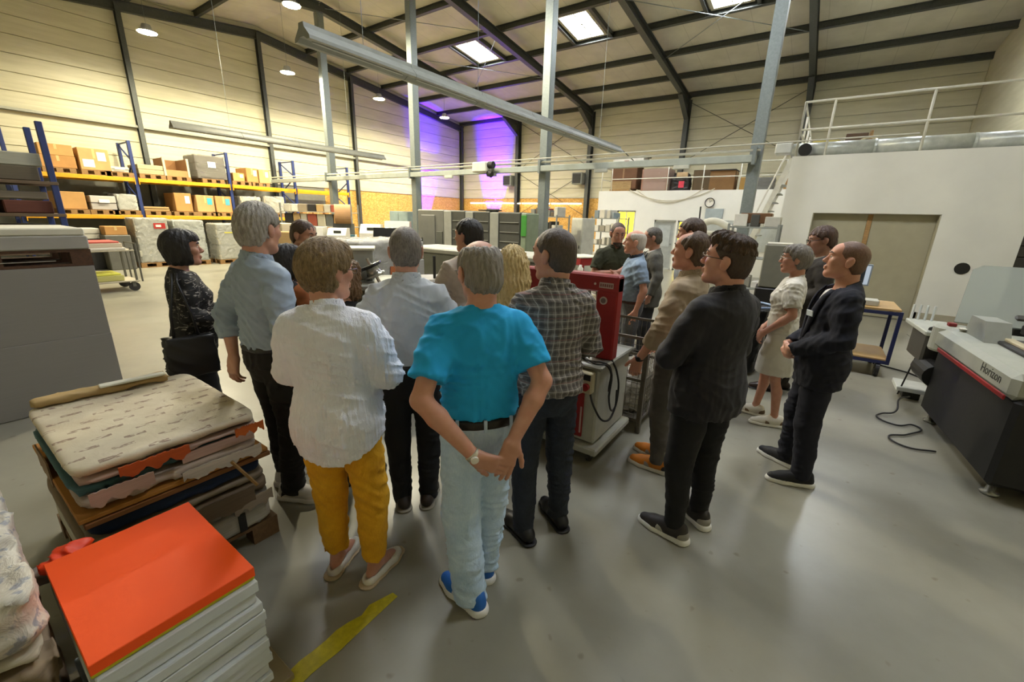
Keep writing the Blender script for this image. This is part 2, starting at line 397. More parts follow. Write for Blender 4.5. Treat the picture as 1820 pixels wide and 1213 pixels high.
def panels(wall, axis, pos, a0, a1, z0, sgn, top):                 # horizontal cladding strips on a wall
    z = z0; hgt = .5
    while z < 9.0:
        z1 = min(z+hgt-.012, 9.0); m = MB()
        def lim(zz):   # clip strips of the gable to the roof slope
            return a0, a1
        if axis == 'x': m.bbox(pos, pos+.05*sgn, a0, a1, z, z1, .012) if sgn > 0 else m.bbox(pos+.05*sgn, pos, a0, a1, z, z1, .012)
        else: m.bbox(a0, a1, pos-.05, pos, z, z1, .012)
        m.build('wall_panel', cladding(), wall); z += hgt
        if z > top: break
wl = struct(MB().box(X0-.2, X0, Y0-.2, Y1+.2, -.2, 9.3).build('wall_left', plain('#8e8c80'))); panels(wl, 'x', X0, Y0, Y1, 3.0, 1, 8.9)
wb_ = struct(MB().box(X0-.2, X1+.2, Y1, Y1+.2, -.2, 9.3).build('wall_back', plain('#8e8c80'))); panels(wb_, 'y', Y1, X0, X1, 3.0, -1, 7.4)
struct(MB().box(X1, X1+.2, Y0-.2, Y1+.2, -.2, 9.3).build('wall_right', cladding())); struct(MB().box(X0-.2, X1+.2, Y0-.2, Y0, -.2, 9.3).build('wall_front', cladding()))
for i in range(7): box('osb_board', X0, X0+.03, 12.4+1.25*i*1.2+.004, min(12.4+1.5*(i+1)-.004, Y1), 0, 2.96, osb(), wl, .003)
for i in range(6): box('base_panel', X0, X0+.03, Y0+2.5*i+.004, min(Y0+2.5*i+2.496, 12.39), 0, 2.96, plain('#6f7066', .6), wl, .003)
for i in range(6): box('osb_board', X0+2.5*i+.004, min(X0+2.5*i+2.496, -7.95), Y1-.03, Y1, 0, 2.96, osb(), wb_, .003)
box('cap_rail', X0, X0+.07, Y0, Y1, 2.955, 3.0, plain('#b9b5a2'), wl); box('cap_rail', X0, X1, Y1-.07, Y1, 2.955, 3.0, plain('#b9b5a2'), wb_)
# roof: deck, purlins, skylights
ce = struct(MB().add([(X0, Y0, roof(Y0)), (X1, Y0, roof(Y0)), (X1, RY, roof(RY)), (X0, RY, roof(RY)), (X1, Y1, roof(Y1)), (X0, Y1, roof(Y1)),
     (X0, Y0, roof(Y0)+.15), (X1, Y0, roof(Y0)+.15), (X1, RY, roof(RY)+.15), (X0, RY, roof(RY)+.15), (X1, Y1, roof(Y1)+.15), (X0, Y1, roof(Y1)+.15)],
     [(0, 3, 2, 1), (3, 5, 4, 2), (6, 7, 8, 9), (9, 8, 10, 11), (0, 1, 7, 6), (4, 5, 11, 10), (0, 6, 9, 3), (3, 9, 11, 5), (1, 2, 8, 7), (2, 4, 10, 8)]).build('ceiling', deckmat()))
for y in [12.1, 14.1, 16.1, 18.1, 20.1, 22.1, 7.9, 5.9, 3.9, 1.9, -.1, -2.1]:
    sg = 1 if y > RY else -1; up = (0, sg*.118, 1)
    MB().ibeam((X0, y, roof(y)-.1), (X1, y, roof(y)-.1), .12, .2, up, .014, .012).build('purlin', STEEL, ce)
SKY = emit('#f1f6ff', SKYLIGHT_W)
FRAMES = (-15.4, -10.75, -5.97, -1.3)
n = 0
for yc in (15.15, 4.95):
    for xc in ((-12.65, -8.0, -3.4, 1.15) if yc > RY else (-8.0, -3.4, 1.15)):  # near-slope skylights are unseen, added as fill light over the group
        n += 1; sg = -1 if yc > RY else 1; tl = Matrix.Translation((xc, yc, roof(yc)-.005)) @ Matrix.Rotation(math.atan(.118*sg), 4, 'X')
        w = bpy.data.objects.new('window_%d' % n, None); COL.objects.link(w); struct(w)
        MB().box(-.5, .5, -.75, .75, -.01, 0, tl).build('pane', SKY, w); fr = MB()
        for a in ((-.6, -.5, -.85, .85), (.5, .6, -.85, .85), (-.5, .5, -.85, -.75), (-.5, .5, .75, .85)): fr.box(*a, -.09, 0, tl)
        fr.build('skylight_frame', plain('#a39e88'), w); MB().box(-.5, .5, -.02, .02, -.03, -.011, tl).box(-.02, .02, -.75, .75, -.03, -.011, tl).build('glazing_bar', plain('#8d8a7c'), w)
        for sx in (-.72, .72): MB().beam(tl @ Vector((sx, -1.0, -.08)), tl @ Vector((sx, 1.0, -.08)), .1, .14).build('trimmer', STEEL, w)
# portal frames and ridge columns
for i, x in enumerate(FRAMES):
    o = thing('portal_frame', 'dark steel portal frame, %s from the left wall' % ('first', 'second', 'third', 'fourth')[i], 'steel frame', (0, 0, 0), 0, 'portal frames of the hall')
    for sg, ye, y2 in ((1, Y1-.22, Y1-.2), (-1, Y0+.22, Y0+.2)):
        zr = lambda y: roof(y)-.2-.15
        MB().ibeam((x, ye, 0), (x, ye, zr(ye)+.1), .2, .3, (0, 1, 0)).build('column', STEEL, o)
        MB().ibeam((x, RY, zr(RY)), (x, ye, zr(ye)), .2, .3, (0, sg*.118, 1)).build('rafter', STEEL, o)
        m = MB(); d = sg*1.4; m.prism([(ye-.15*sg, zr(ye)-.75), (ye-.15*sg, zr(ye)-.1), (ye-.15*sg-d, zr(ye-d)-.12), (ye-.15*sg-d, zr(ye-d)-.2)] if sg > 0 else [(ye+.15, zr(ye)-.1), (ye+.15, zr(ye)-.75), (ye+.15+1.4, zr(ye+1.4)-.2), (ye+.15+1.4, zr(ye+1.4)-.12)], -.008, .008, Matrix(((0, 0, 1, x), (1, 0, 0, 0), (0, 1, 0, 0), (0, 0, 0, 1)))).build('haunch_web', STEEL, o)
        MB().beam((x, ye-.16*sg, zr(ye)-.75), (x, ye-.16*sg-d, zr(ye-d)-.2), .2, .02).build('haunch_flange', STEEL, o)
for i, x in enumerate((-15.5, -10.9, -6.09, -1.29)):
    c = thing('ridge_column', ('galvanised column beside the pallet racks', 'galvanised column behind the grey press', 'galvanised column between press and tool shelves', 'galvanised column beside the white room, nearest the camera')[i], 'column', (x, RY, 0), 0, 'galvanised ridge columns')
    MB().ibeam((0, 0, 0.02), (0, 0, roof(RY)-.5), .2, .24, (0, 1, 0), .02, .014).build('shaft', GALV, c)
    for sx in (-1, 1): MB().box(sx*.1-.004, sx*.1+.004, -.1, .1, .02, roof(RY)-.5).build('side_plate', GALV, c)
    MB().bbox(-.18, .18, -.2, .2, 0, .02, .005).build('base_plate', GALV, c); m = MB()
    for sx in (-.14, .14):
        for sy in (-.16, .16): m.tube([(sx, sy, .02), (sx, sy, .05)], .014, 6)
    m.build('anchor_bolts', GALV, c)
for i, y in enumerate((1.2, 5.62, 10.0, 14.2, 18.3, 22.15)):
    g = thing('gable_column', 'dark steel column on the left wall, %s' % ('nearest the camera', 'above the loaded racks', 'under the roof ridge', 'past the last rack', 'behind the press', 'in the far corner')[i], 'column', (X0+.16, y, 0), 0, 'gable wall columns')
    MB().ibeam((0, 0, 0), (0, 0, roof(y)-.3), .14, .2, (1, 0, 0)).build('shaft', STEEL, g); MB().bbox(-.12, .12, -.12, .12, 0, .015, .004).build('base_plate', STEEL, g)
for sg, ye in ((1, Y1), (-1, Y0)):
    o = MB().ibeam((X0+.14, RY, roof(RY)-.34), (X0+.14, ye, roof(ye)-.34), .16, .3, (0, sg*.118, 1)).build('gable_rafter', STEEL); tag(o, 'dark steel edge rafter along the top of the left wall, %s slope' % ('far' if sg > 0 else 'near'), 'beam', 'gable rafters')
for x in FRAMES[1:2]+FRAMES[3:4]:
    for (za, zb) in ((7.1, 4.6), (4.6, 7.1), (4.35, 2.0), (2.0, 4.35)):
        xa, xb = x-4.6, x-.1; lo = za < 5 and zb < 5
        if lo and x > -5: continue
        o = MB().tube([(xa, Y1-.12, za), (xb, Y1-.12, zb)], .013, 6).build('brace_rod', STEEL)
        tag(o, '%s diagonal brace rod on back wall, %s, falling to the %s' % ('lower' if lo else 'upper', 'beside the unit heaters' if x < -5 else 'above the mezzanine boxes', 'right' if za > zb else 'left'), 'brace rod', 'wall bracing')
for k, (a, b) in enumerate((((-15.4, 14.0), (-10.75, 18.0)), ((-15.4, 18.0), (-10.75, 14.0)), ((-15.4, 10.2), (-10.75, 14.0)), ((-10.75, 10.2), (-15.4, 14.0)), ((-5.97, 14), (-1.3, 18)), ((-1.3, 14), (-5.97, 18)))):
    o = MB().tube([(a[0], a[1], roof(a[1])-.3), (b[0], b[1], roof(b[1])-.3)], .011, 6).build('roof_brace', GALV)
    tag(o, ('roof brace rod crossing under the left skylight towards the back wall', 'roof brace rod crossing under the left skylight towards the left wall', 'roof brace rod near the ridge left of the skylights', 'roof brace rod near the ridge ending at the first frame', 'roof brace rod crossing under the right skylight towards the right', 'roof brace rod crossing under the right skylight towards the left')[k], 'brace rod', 'roof bracing')
# cable trays
o = thing('cable_tray', 'grey cable tray running along the left wall above the racks', 'cable tray'); MB().box(X0+.06, X0+.2, Y0, Y1, 4.44, 4.455).box(X0+.19, X0+.2, Y0, Y1, 4.44, 4.53).build('channel', plain('#a5a698', .5), o); MB().tube([(X0+.12, Y0, 4.475), (X0+.12, Y1, 4.475)], .02, 6).build('cable_bundle', plain('#6d6e66'), o)
o = thing('overhead_busbar', 'long grey overhead busbar rail carried by the ridge columns', 'busbar'); MB().bbox(-19.6, -1.25, 9.72, 9.84, 2.98, 3.12, .01).build('housing', plain('#9fa59c', .45), o); MB().tube([(-19.6, 9.78, 3.2), (-1.2, 9.78, 3.2)], .025, 8).build('conduit', plain('#c5c3b2'), o); MB().tube([(-13.0, 9.7, 3.26), (1.0, 9.7, 3.3)], .014, 6).build('cable', plain('#b9b7a8'), o)
for x in (-15.5, -10.9, -6.09, -1.29): MB().box(x-.03, x+.03, 9.7, 9.9, 2.94, 3.26).build('bracket', GALV, o)
for x in (-9.2, -7.6, -4.4, -2.6): MB().bbox(x-.16, x+.16, 9.68, 9.74, 2.9, 2.98, .01).build('tap_off_box', plain('#b7b8ab'), o)
# duct blower on the rail
o = thing('blower_unit', 'white extractor blower hanging from the overhead rail', 'blower', (-7.6, 9.53, 3.05)); MB().bbox(-.45, .05, -.14, .14, -.06, .2, .03).build('casing', plain('#c9c7ba'), o); MB().tube([(.05, 0, .12), (.2, 0, .12)], .09, 14).build('inlet', plain('#1c1b19'), o); MB().tube([(.02, 0, -.08), (.14, 0, -.12)], .08, 14).build('motor', plain('#22201d'), o)
# high-bay lamps
def highbay(x, y, z, label):
    l = thing('high_bay_lamp', label, 'lamp', (x, y, z), 0, 'high bay lamps')
    MB().lathe([(.03, .18), (.1, .17), (.13, .06), (.23, .0), (.25, -.02), (.24, -.02)], 20).build('housing', plain('#8e8e88', .4), l, True); MB().lathe([(.0, -.03), (.22, -.03), (.22, -.02), (.0, -.02)], 20).build('lens', emit('#fff1cf', 120.0), l)
    m = MB(); m.tube([(0, 0, .16), (0, 0, roof(y)-z+.005)], .004, 5); m.build('suspension_wire', GALV, l)
    d = bpy.data.lights.new('high_bay_light', 'AREA'); d.shape = 'DISK'; d.size = .34; d.energy = BAY_W; d.color = (1, .90, .64); d.spread = R(170); q = bpy.data.objects.new('high_bay_light', d); COL.objects.link(q); q.parent = l; q.location = (0, 0, -.04)
    return l
for i, y in enumerate((5.24, 9.18, 13.1, 17.06)): highbay(-16.4, y, 6.56, 'glowing high bay lamp near the left wall, %s' % ('nearest the camera', 'second from the camera', 'third from the camera', 'nearest the far corner')[i])
for i, (x, y) in enumerate(((-13.0, 7.6), (-8.4, 7.0))): highbay(x, y, 7.3, 'added fill high bay lamp over the hall floor, hanging %s' % ('above the racks aisle', 'above the press')[i])  # these two lamps are added to fill the hall with light
# suspended trunking lights (switched off)
def trough(x, y0, y1, z, col, label, wires):
    t = thing('suspended_trunking', label, 'trunking light', (x, y0, z)); L = y1-y0; k_ = .74
    pf = [(k_*x_, k_*y_) for x_, y_ in ((-.2, .0), (-.13, .0), (-.05, .05), (.05, .05), (.13, .0), (.2, .0), (.19, .05), (.075, .17), (.06, .235), (-.06, .235), (-.075, .17), (-.19, .05))]
    M = Matrix(((1, 0, 0, 0), (0, 0, 1, 0), (0, 1, 0, 0), (0, 0, 0, 1))); k = max(1, round(L/1.5)); 
    for i in range(k): MB().prism(pf[::-1], L*i/k+.004, L*(i+1)/k-.004, M).build('section', col, t)
    for i in range(k):
        MB().tube([(0, L*i/k+.12, .02), (0, L*(i+1)/k-.12, .02)], .012, 8).build('tube', plain('#b9bbb4', .3), t)
    for w in wires: MB().tube([(0, w, .17), (0, w, roof(y0+w)-z+.005)], .004, 5).build('suspension_wire', GALV, t)
    return t
t = trough(-5.0, 3.0, 12.15, 3.64, plain('#83867e', .5), 'long grey suspended light trunking crossing above the group', (.8, 3.0, 5.4, 7.8))
MB().tube([(0, 9.15, .15), (.02, 9.5, .08), (.05, 10.4, -.1), (.1, 11.2, -.12)], .012, 6).build('supply_cable', plain('#2b2a26'), t)
trough(-14.0, 4.6, 11.25, 3.8, plain('#6a6c65', .5), 'dark grey suspended light trunking in front of the left wall', (1.4, 5.2))
# tube light on the back wall
o = thing('tube_light', 'row of lit fluorescent tubes on the timber back wall', 'tube light', (0, Y1-.12, 2.66))
for i in range(4): x = -19.2+2.05*i; MB().bbox(x, x+2.0, -.04, .04, .02, .08, .008).build('housing', plain('#d8d5c5'), o); MB().tube([(x+.04, 0, 0), (x+1.96, 0, 0)], .025, 10).build('tube', emit('#fff2d8', TUBE_W), o)
# blue uplights
for i, (x, y, tx, ty) in enumerate(((-17.3, 21.3, 0, .30), (-19.1, 19.0, -.28, 0))):
    u = thing('uplight', ('blue LED uplight standing at the back wall behind the press', 'blue LED uplight standing at the left wall behind the press')[i], 'uplight', (x, y, 0), 0, 'blue uplights'); MB().bbox(-.1, .1, -.1, .1, 0, .25, .02).build('housing', blk_, u) if False else MB().bbox(-.1, .1, -.1, .1, 0, .25, .02).build('housing', plain('#141414'), u)
    MB().lathe([(0, .25), (.08, .25), (.08, .262), (0, .262)], 16).build('lens', emit('#3a20ff', 12.0), u)
    d = bpy.data.lights.new('blue_beam', 'SPOT'); d.energy = (34000, 15000)[i]; d.color = (.06, .0, 1); d.spot_size = R(34); d.spot_blend = .8; d.shadow_soft_size = .06; q = bpy.data.objects.new('blue_beam', d); COL.objects.link(q); q.parent = u; q.location = (0, 0, .28); q.rotation_euler = Vector((-tx, -ty, -1)).to_track_quat('Z', 'Y').to_euler() if False else Vector((tx, ty, 1)).to_track_quat('-Z', 'Y').to_euler()
# unit heaters on the back wall
for i, x in enumerate((-15.86, -11.2)):
    h = thing('unit_heater', 'grey unit heater on the back wall, %s' % ('beside the blue light', 'nearer the mezzanine')[i], 'heater', (x, Y1-.45, 3.65), 0, 'unit heaters'); MB().bbox(-.3, .3, -.25, .25, 0, .6, .04).build('casing', plain('#8d9189', .5), h); MB().box(-.24, .24, -.262, -.25, .06, .54).build('grille', plain('#1f201e'), h)
    for k in range(6): MB().box(-.23, .23, -.275, -.262, .1+.075*k, .115+.075*k).build('louvre', plain('#4b4d48'), h)
    MB().beam((0, .25, .3), (0, .395, .3), .06, .06).build('wall_bracket', STEEL, h)
# ---------------------------------------------------------------- white room on the right with its roof deck
RW = struct(bpy.data.objects.new('wall_room', None)); COL.objects.link(RW)
RF, RX0, RX1, RT = 11.6, -.79, 2.98, 3.28; DX0, DX1, DZ = -.2, 1.84, 2.12
for a in ((RX0, DX0, 0, RT), (DX1, RX1, 0, RT), (DX0, DX1, DZ, RT)): MB().box(a[0], a[1], RF, RF+.22, a[2], a[3]).build('wall_face', WHITE, RW)
MB().box(RX0, RX0+.2, RF+.22, 17.5, 0, RT).build('side_wall', WHITE, RW); MB().box(RX0+.2, X1, RF+.22, 17.5, RT-.18, RT-.002).build('roof_slab', WHITE, RW); MB().box(RX0+.2, X1, 16.9, 17.1, 0, RT-.18).build('inner_wall', WHITE, RW)
MB().box(DX1, RX1, RF-.05, RF, 0, .22).box(DX1-.0, DX1+.05, RF-.05, RF+.2, 0, .22).build('plinth', plain('#a7a08a'), RW)
MB().lathe([(.0, .0), (.11, .0), (.11, .012), (.0, .012)], 20, M=Matrix.Translation((2.34, RF-.0, 1.14)) @ Matrix.Rotation(R(90), 4, 'X')).build('vent_hole', plain('#15130f'), RW)
D = struct(bpy.data.objects.new('door_1', None)); COL.objects.link(D); dm = plain('#a39d84', .55, 0, .05)
MB().bbox(DX0+.02, .76, RF+.16, RF+.2, .01, DZ-.01, .006).build('door_leaf', dm, D); MB().bbox(.84, DX1-.02, RF+.16, RF+.2, .01, DZ-.01, .006).build('door_leaf', dm, D); MB().bbox(.76, .84, RF+.145, RF+.2, .01, DZ-.01, .004).build('astragal', wood('#b08a58'), D)
for a in ((DX0-.0, DX0+.02, 0, DZ), (DX1-.02, DX1, 0, DZ), (DX0, DX1, DZ-.012, DZ)): MB().box(a[0], a[1], RF+.01, RF+.2, a[2], a[3]).build('door_frame', dm, D)
# dark roller shutter right of the room
D2 = struct(bpy.data.objects.new('door_2', None)); COL.objects.link(D2)
for i in range(16): MB().bbox(RX1+.0, X1, RF+.24, RF+.28, .2*i, .2*i+.19, .008).build('shutter_slat', plain('#3b3833', .6), D2)
def railing(name, label, pts, h, posts, mat, zmid=.5, r=.022):
    o = thing(name, label, 'railing'); a, b = Vector(pts[0]), Vector(pts[1]); 
    for z in (h, h*zmid): MB().tube([a+Vector((0, 0, z)), b+Vector((0, 0, z))], r, 8).build('rail', mat, o, True)
    for p in posts: q = a.lerp(b, p); MB().tube([q, q+Vector((0, 0, h))], r, 8).build('post', mat, o, True)
    return o
RM = plain('#cfcdbe', .4)
railing('deck_railing', 'white tubular railing along the front of the room roof', ((RX0+.05, RF+.1, RT), (X1-.05, RF+.1, RT)), 1.07, (0, .12, .47, .84), RM); railing('deck_railing', 'white tubular railing along the left side of the room roof', ((RX0+.05, RF+.1, RT), (RX0+.05, 17.4, RT)), 1.07, (.0, .25, .5, .75, 1), RM)
o = thing('ventilation_duct', 'silver spiral duct lying along the edge of the room roof', 'duct'); m = plain('#b4b8b0', .35, .3, .2, 8.0)
xs = [-.85+1.45*i for i in range(4)]
for i in range(3): MB().tube([(xs[i], 12.05, RT+.17), (min(xs[i+1]-.008, X1-.05), 12.05, RT+.17)], .15, 20).build('duct_section', m, o, True); MB().tube([(xs[i+1]-.02, 12.05, RT+.17), (xs[i+1]+.02, 12.05, RT+.17)], .157, 20).build('seam_band', m, o)
MB().bbox(-1.18, -.84, 11.9, 12.2, RT+.1, RT+.34, .03).build('duct_end_box', plain('#c3c5bd', .4), o); MB().tube([(-.6, 11.84, RT+.16), (-.6, 11.95, RT+.16)], .125, 18).build('branch_opening', plain('#161513'), o)
o = tag(MB().tube([(.05+.9*i/16, 12.6, RT+.02+.42*math.sin(math.pi*i/16)) for i in range(17)], .018, 8).build('hose', plain('#c9bb98')), 'pale hose arching over the duct on the room roof', 'hose')
# ---------------------------------------------------------------- office box with storage deck at the back
MF, MX0, MX1, MT = 17.5, -7.93, RX0, 3.0
OB = struct(bpy.data.objects.new('wall_office', None)); COL.objects.link(OB)
wins = [(-7.05, -6.25, 1.05, 2.24), (-5.46, -4.62, .0, 1.9), (-4.55, -4.05, .0, 1.9)]
xs = [MX0]+[v for w in wins for v in w[:2]]+[MX1]
for i in range(0, len(xs), 2): MB().box(xs[i], xs[i+1], MF, MF+.2, 0, MT).build('wall_face', WHITE, OB)
for a, b, z0, z1 in wins:
    MB().box(a, b, MF, MF+.2, z1, MT).build('lintel', WHITE, OB)
    if z0 > 0: MB().box(a, b, MF, MF+.2, 0, z0).build('parapet', WHITE, OB)
MB().box(MX0, MX0+.2, MF+.2, Y1-.1, 0, MT).build('side_wall', WHITE, OB); MB().box(MX0+.2, MX1, MF+.2, Y1-.1, MT-.15, MT-.002).build('deck_slab', WHITE, OB)
lit = emit('#ffe23c', 1.1); grey = plain('#9a9e9a', .5)
for i, (a, b, z0, z1) in enumerate(wins):
    w = struct(bpy.data.objects.new('window_%d' % (9+i) if i == 0 else 'door_%d' % (2+i), None)); COL.objects.link(w)
    fm = plain('#b5b8b0', .5); 
    for q in ((a, a+.06, z0, z1), (b-.06, b, z0, z1), (a, b, z1-.06, z1), (a, b, z0, z0+.06)): MB().box(q[0], q[1], MF+.04, MF+.12, q[2], q[3]).build('frame', fm, w)
    if i == 1: MB().box(a+.06, b-.06, MF+.06, MF+.1, .06, z1-.06).build('door_leaf', grey, w); MB().box(a+.18, b-.18, MF+.045, MF+.06, .9, z1-.2).build('pane', plain('#aeb4b2', .15), w); MB().tube([(b-.12, MF+.0, 1.0), (b-.12, MF+.05, 1.0)], .02, 8).build('door_handle', metal(), w)
    else: MB().box(a+.06, b-.06, MF+.07, MF+.085, z0+.06, z1-.06).build('lit_pane', lit, w); MB().box((a+b)/2-.02, (a+b)/2+.02, MF+.05, MF+.1, z0, z1).build('glazing_bar', fm, w)
MB().box(-4.05, -1.2, MF-.02, MF, .9, 1.95).build('notice_panel', plain('#a9ada6', .5), OB); MB().bbox(-3.6, -3.0, MF-.06, MF-.0, 2.0, 2.35, .01).build('wall_box', plain('#9aa4a4', .5), OB)
railing('mezzanine_railing', 'white tubular railing along the front edge of the storage deck', ((MX0+.5, MF+.08, MT), (-1.3, MF+.08, MT)), .93, (0, .37, .58, .78, 1), RM, .5, .018)
railing('mezzanine_railing', 'white tubular railing at the left end of the storage deck', ((MX0+.06, MF+.08, MT), (MX0+.06, 21.5, MT)), .93, (0, .5, 1), RM, .5, .018)
c = thing('wall_clock', 'round wall clock with dark rim on the office wall', 'clock', (-3.5, MF-.02, 2.56)); M = Matrix.Rotation(R(90), 4, 'X')
MB().lathe([(.0, -.01), (.17, -.01), (.17, .05), (.145, .05), (.145, .02), (.0, .02)], 28, M=M).build('rim', plain('#2b2a28', .4), c); MB().lathe([(.0, .02), (.145, .02), (.145, .028), (.0, .028)], 28, M=M).build('dial', plain('#e6e3d6', .4), c)
MB().beam((0, -.034, 0), (.06, -.034, .07), .012, .004, (0, 1, 0)).build('hour_hand', plain('#111111'), c); MB().beam((0, -.036, 0), (-.02, -.036, .12), .008, .004, (0, 1, 0)).build('minute_hand', plain('#111111'), c)
o = thing('wall_cable', 'slack pale cables drooping across the office wall', 'cable')
for k, (a, b, sag) in enumerate(((-6.6, -3.4, .42), (-6.3, -3.8, .5))): MB().tube([(a+(b-a)*i/20, MF-.02, MT+.05-sag*4*(i/20)*(1-i/20)) for i in range(21)], .012, 6).build('strand', plain('#c2b9a0'), o, True)
# stair to the storage deck
o = thing('steel_stair', 'steep white stair up to the storage deck beside the room', 'stair')
for sy in (15.6, 16.4): MB().beam((-2.15, sy, .05), (-1.05, sy, 3.75), .05, .14).build('stringer', RM, o)
for i in range(12): f = i/12; MB().bbox(-2.12+.88*f, -1.9+.88*f, 15.62, 16.38, .25*(i+1)-.02, .25*(i+1)+.01, .004).build('tread', plain('#8f9188', .5), o)
MB().tube([(-2.1, 15.55, 1.0), (-1.15, 15.55, 4.05)], .022, 8).build('handrail', RM, o)
# torn yellow tape on the floor
m = MB(); xs = [(-.05, .05)]; pts = []
for i in range(30):
    y = -.6+1.66*i/29; jl, jr = .004*math.sin(i*2.3), .004*math.sin(i*1.7); wl_, wr_ = -.045+jl, .045+jr
    if i > 24: wl_ = -.045+.03*(i-24)/5+.012*((i*7) % 3-1); wr_ = .045-.012*(i-24)/5
    pts.append(((-1.43+wl_, y), (-1.43+wr_, y)))
v = [(p[0], p[1], .002) for q in pts for p in q]; f = [(2*i, 2*i+1, 2*i+3, 2*i+2) for i in range(29)]; o = tag(m.add(v, f).build('floor_tape', plain('#c4b820', .5, 0, .2, 30.0)), 'torn strip of yellow marking tape on the floor', 'floor tape'); md = o.modifiers.new('t', 'SOLIDIFY'); md.thickness = .0015
# ================================================================ goods and machines
RND = random.Random(7)
CB = ['#b5854a', '#bf9155', '#a97a42', '#c29a63']
def far_pallet(x, y, z, label, group='pallets on the racks', sx=.8, sy=1.2, rz=0.0):
    m = MB()
    for i in range(5): t = -sx/2+(sx-.1)*i/4; m.box(t, t+.1, -sy/2, sy/2, .122, .144)
    for i in range(3):
        for j in range(3): a = -sx/2+(sx-.1)*i/2; b = -sy/2+(sy-.14)*j/2; m.box(a, a+.1, b, b+.14, .022, .122)
    for i in range(3): a = -sx/2+(sx-.1)*i/2; m.box(a, a+.1, -sy/2, sy/2, 0, .022)
    o = m.build('wooden_pallet', wood('#9a7444')); o.location = (x, y, z); o.rotation_euler = (0, 0, rz); return tag(o, label, 'pallet', group)
def carton(x, y, z, sx, sy, sz, label, col=None, lab=None, tape=True, group=None, rz=0.0, flap=False):
    o = thing('carton', label, 'box', (x, y, z), rz, group); c = cardboard(col or RND.choice(CB))
    if flap:
        t = .01
        for a in ((-sx/2, -sx/2+t, -sy/2, sy/2), (sx/2-t, sx/2, -sy/2, sy/2), (-sx/2, sx/2, -sy/2, -sy/2+t), (-sx/2, sx/2, sy/2-t, sy/2)): MB().box(*a, 0, sz).build('side', c, o)
        MB().box(-sx/2, sx/2, -sy/2, sy/2, 0, .01).build('bottom', c, o)
        MB().beam((sx/2, 0, sz), (sx/2+.12, 0, sz+.05), sy, .008).build('flap', c, o)
    else:
        MB().bbox(-sx/2, sx/2, -sy/2, sy/2, 0, sz, .012).build('body', c, o)
        if tape: MB().box(-sx/2-.002, sx/2+.002, -.03, .03, sz*.55, sz+.002).build('tape', plain('#c9ab72', .3), o)
    if lab: MB().box(sx/2, sx/2+.004, sy*.1, sy*.38, sz*.45, sz*.85).build('shipping_label', plain(lab, .5), o)
    return o
def load(name, x, y, z, sx, sy, sz, label, col='#aaa99c', film=True, layers=4, cat='wrapped load', lab=None, group=None, seed=0, fcol='#c9cbc4', alpha=.5):
    r = random.Random(seed+int(abs(x*31+y*17))); o = thing(name, label, cat, (x, y, z), 0, group)
    for i in range(layers):
        dx, dy = r.uniform(-.015, .015), r.uniform(-.015, .015); g = r.uniform(.82, 1.08); c = srgb(col); hx = '#%02x%02x%02x' % tuple(int(max(0, min(255, 255*((v*g)**(1/2.2))))) for v in c[:3])
        MB().bbox(-sx/2+dx, sx/2+dx, -sy/2+dy, sy/2+dy, sz*i/layers, sz*(i+1)/layers-.004, .012).build('layer', paperstack(hx, 120.0), o)
    if film:
        B = SDF(); B.loft([(.03, sx/2, sy/2, sy/2), (sz*.5, sx/2, sy/2, sy/2), (sz, sx/2, sy/2, sy/2)], .025, n=9); B.disp(folds(.022, 16, seed, (1, .4, .8))); f = qmesh('stretch_film', [B.mesh(max(.036, sx/24))], plastic_film(fcol, alpha), o)
    if lab: MB().box(sx/2+.03, sx/2+.034, -.1, .15, sz*.5, sz*.75).build('load_label', plain(lab, .5), o)
    return o
# ---------------------------------------------------------------- pallet racks on the left wall
BLUE = plain('#1f2f63', .5); YEL = plain('#d79a10', .5)
RXF, RXB = -18.5, -19.55; UP = (2.15, 4.85, 7.64, 10.15, 12.7); BZ = (1.58, 2.74)
for i, y in enumerate(UP):
    u = thing('rack_upright', 'blue pallet rack upright frame, %s from the camera' % ('first', 'second', 'third', 'fourth', 'fifth')[i], 'rack frame', (0, y, 0), 0, 'rack uprights')
    for x in (RXF, RXB): MB().bbox(x-.05, x+.05, -.045, .045, 0, 3.86, .006).build('post', BLUE, u); MB().bbox(x-.08, x+.08, -.07, .07, 0, .012, .003).build('foot_plate', BLUE, u)
    for k in range(6): a, b = (RXF, RXB) if k % 2 else (RXB, RXF); MB().beam((a, 0, .25+.6*k), (b, 0, .8+.6*k), .03, .04, (0, 1, 0)).build('lacing', BLUE, u)
    MB().beam((RXF, 0, 3.82), (RXB, 0, 3.82), .03, .04).build('top_strut', BLUE, u)
for i in range(4):
    for k, z in enumerate(BZ):
        if k == 0 and i > 2: continue
        b = thing('rack_beam', 'yellow %s beam pair of the pallet rack, bay %s from the camera' % (('lower', 'upper')[k], ('first', 'second', 'third', 'fourth')[i]), 'rack beam', (0, 0, z), 0, 'rack beams')
        for x in (RXF+.0, RXB): MB().bbox(x-.025+(.08 if x == RXF else -.08), x+.025+(.08 if x == RXF else -.08), UP[i]+.05, UP[i+1]-.05, -.12, 0, .008).build('beam', YEL, b)
        for yy in (UP[i]+.055, UP[i+1]-.055):
            MB().box(RXF+.05, RXF+.12, yy-.01, yy+.01, -.2, .02).build('hook_plate', YEL, b)
RX = -18.98; g = 'goods on the upper rack level'
far = lambda y, z, l: far_pallet(RX, y, z, l, sx=1.15, sy=.7)
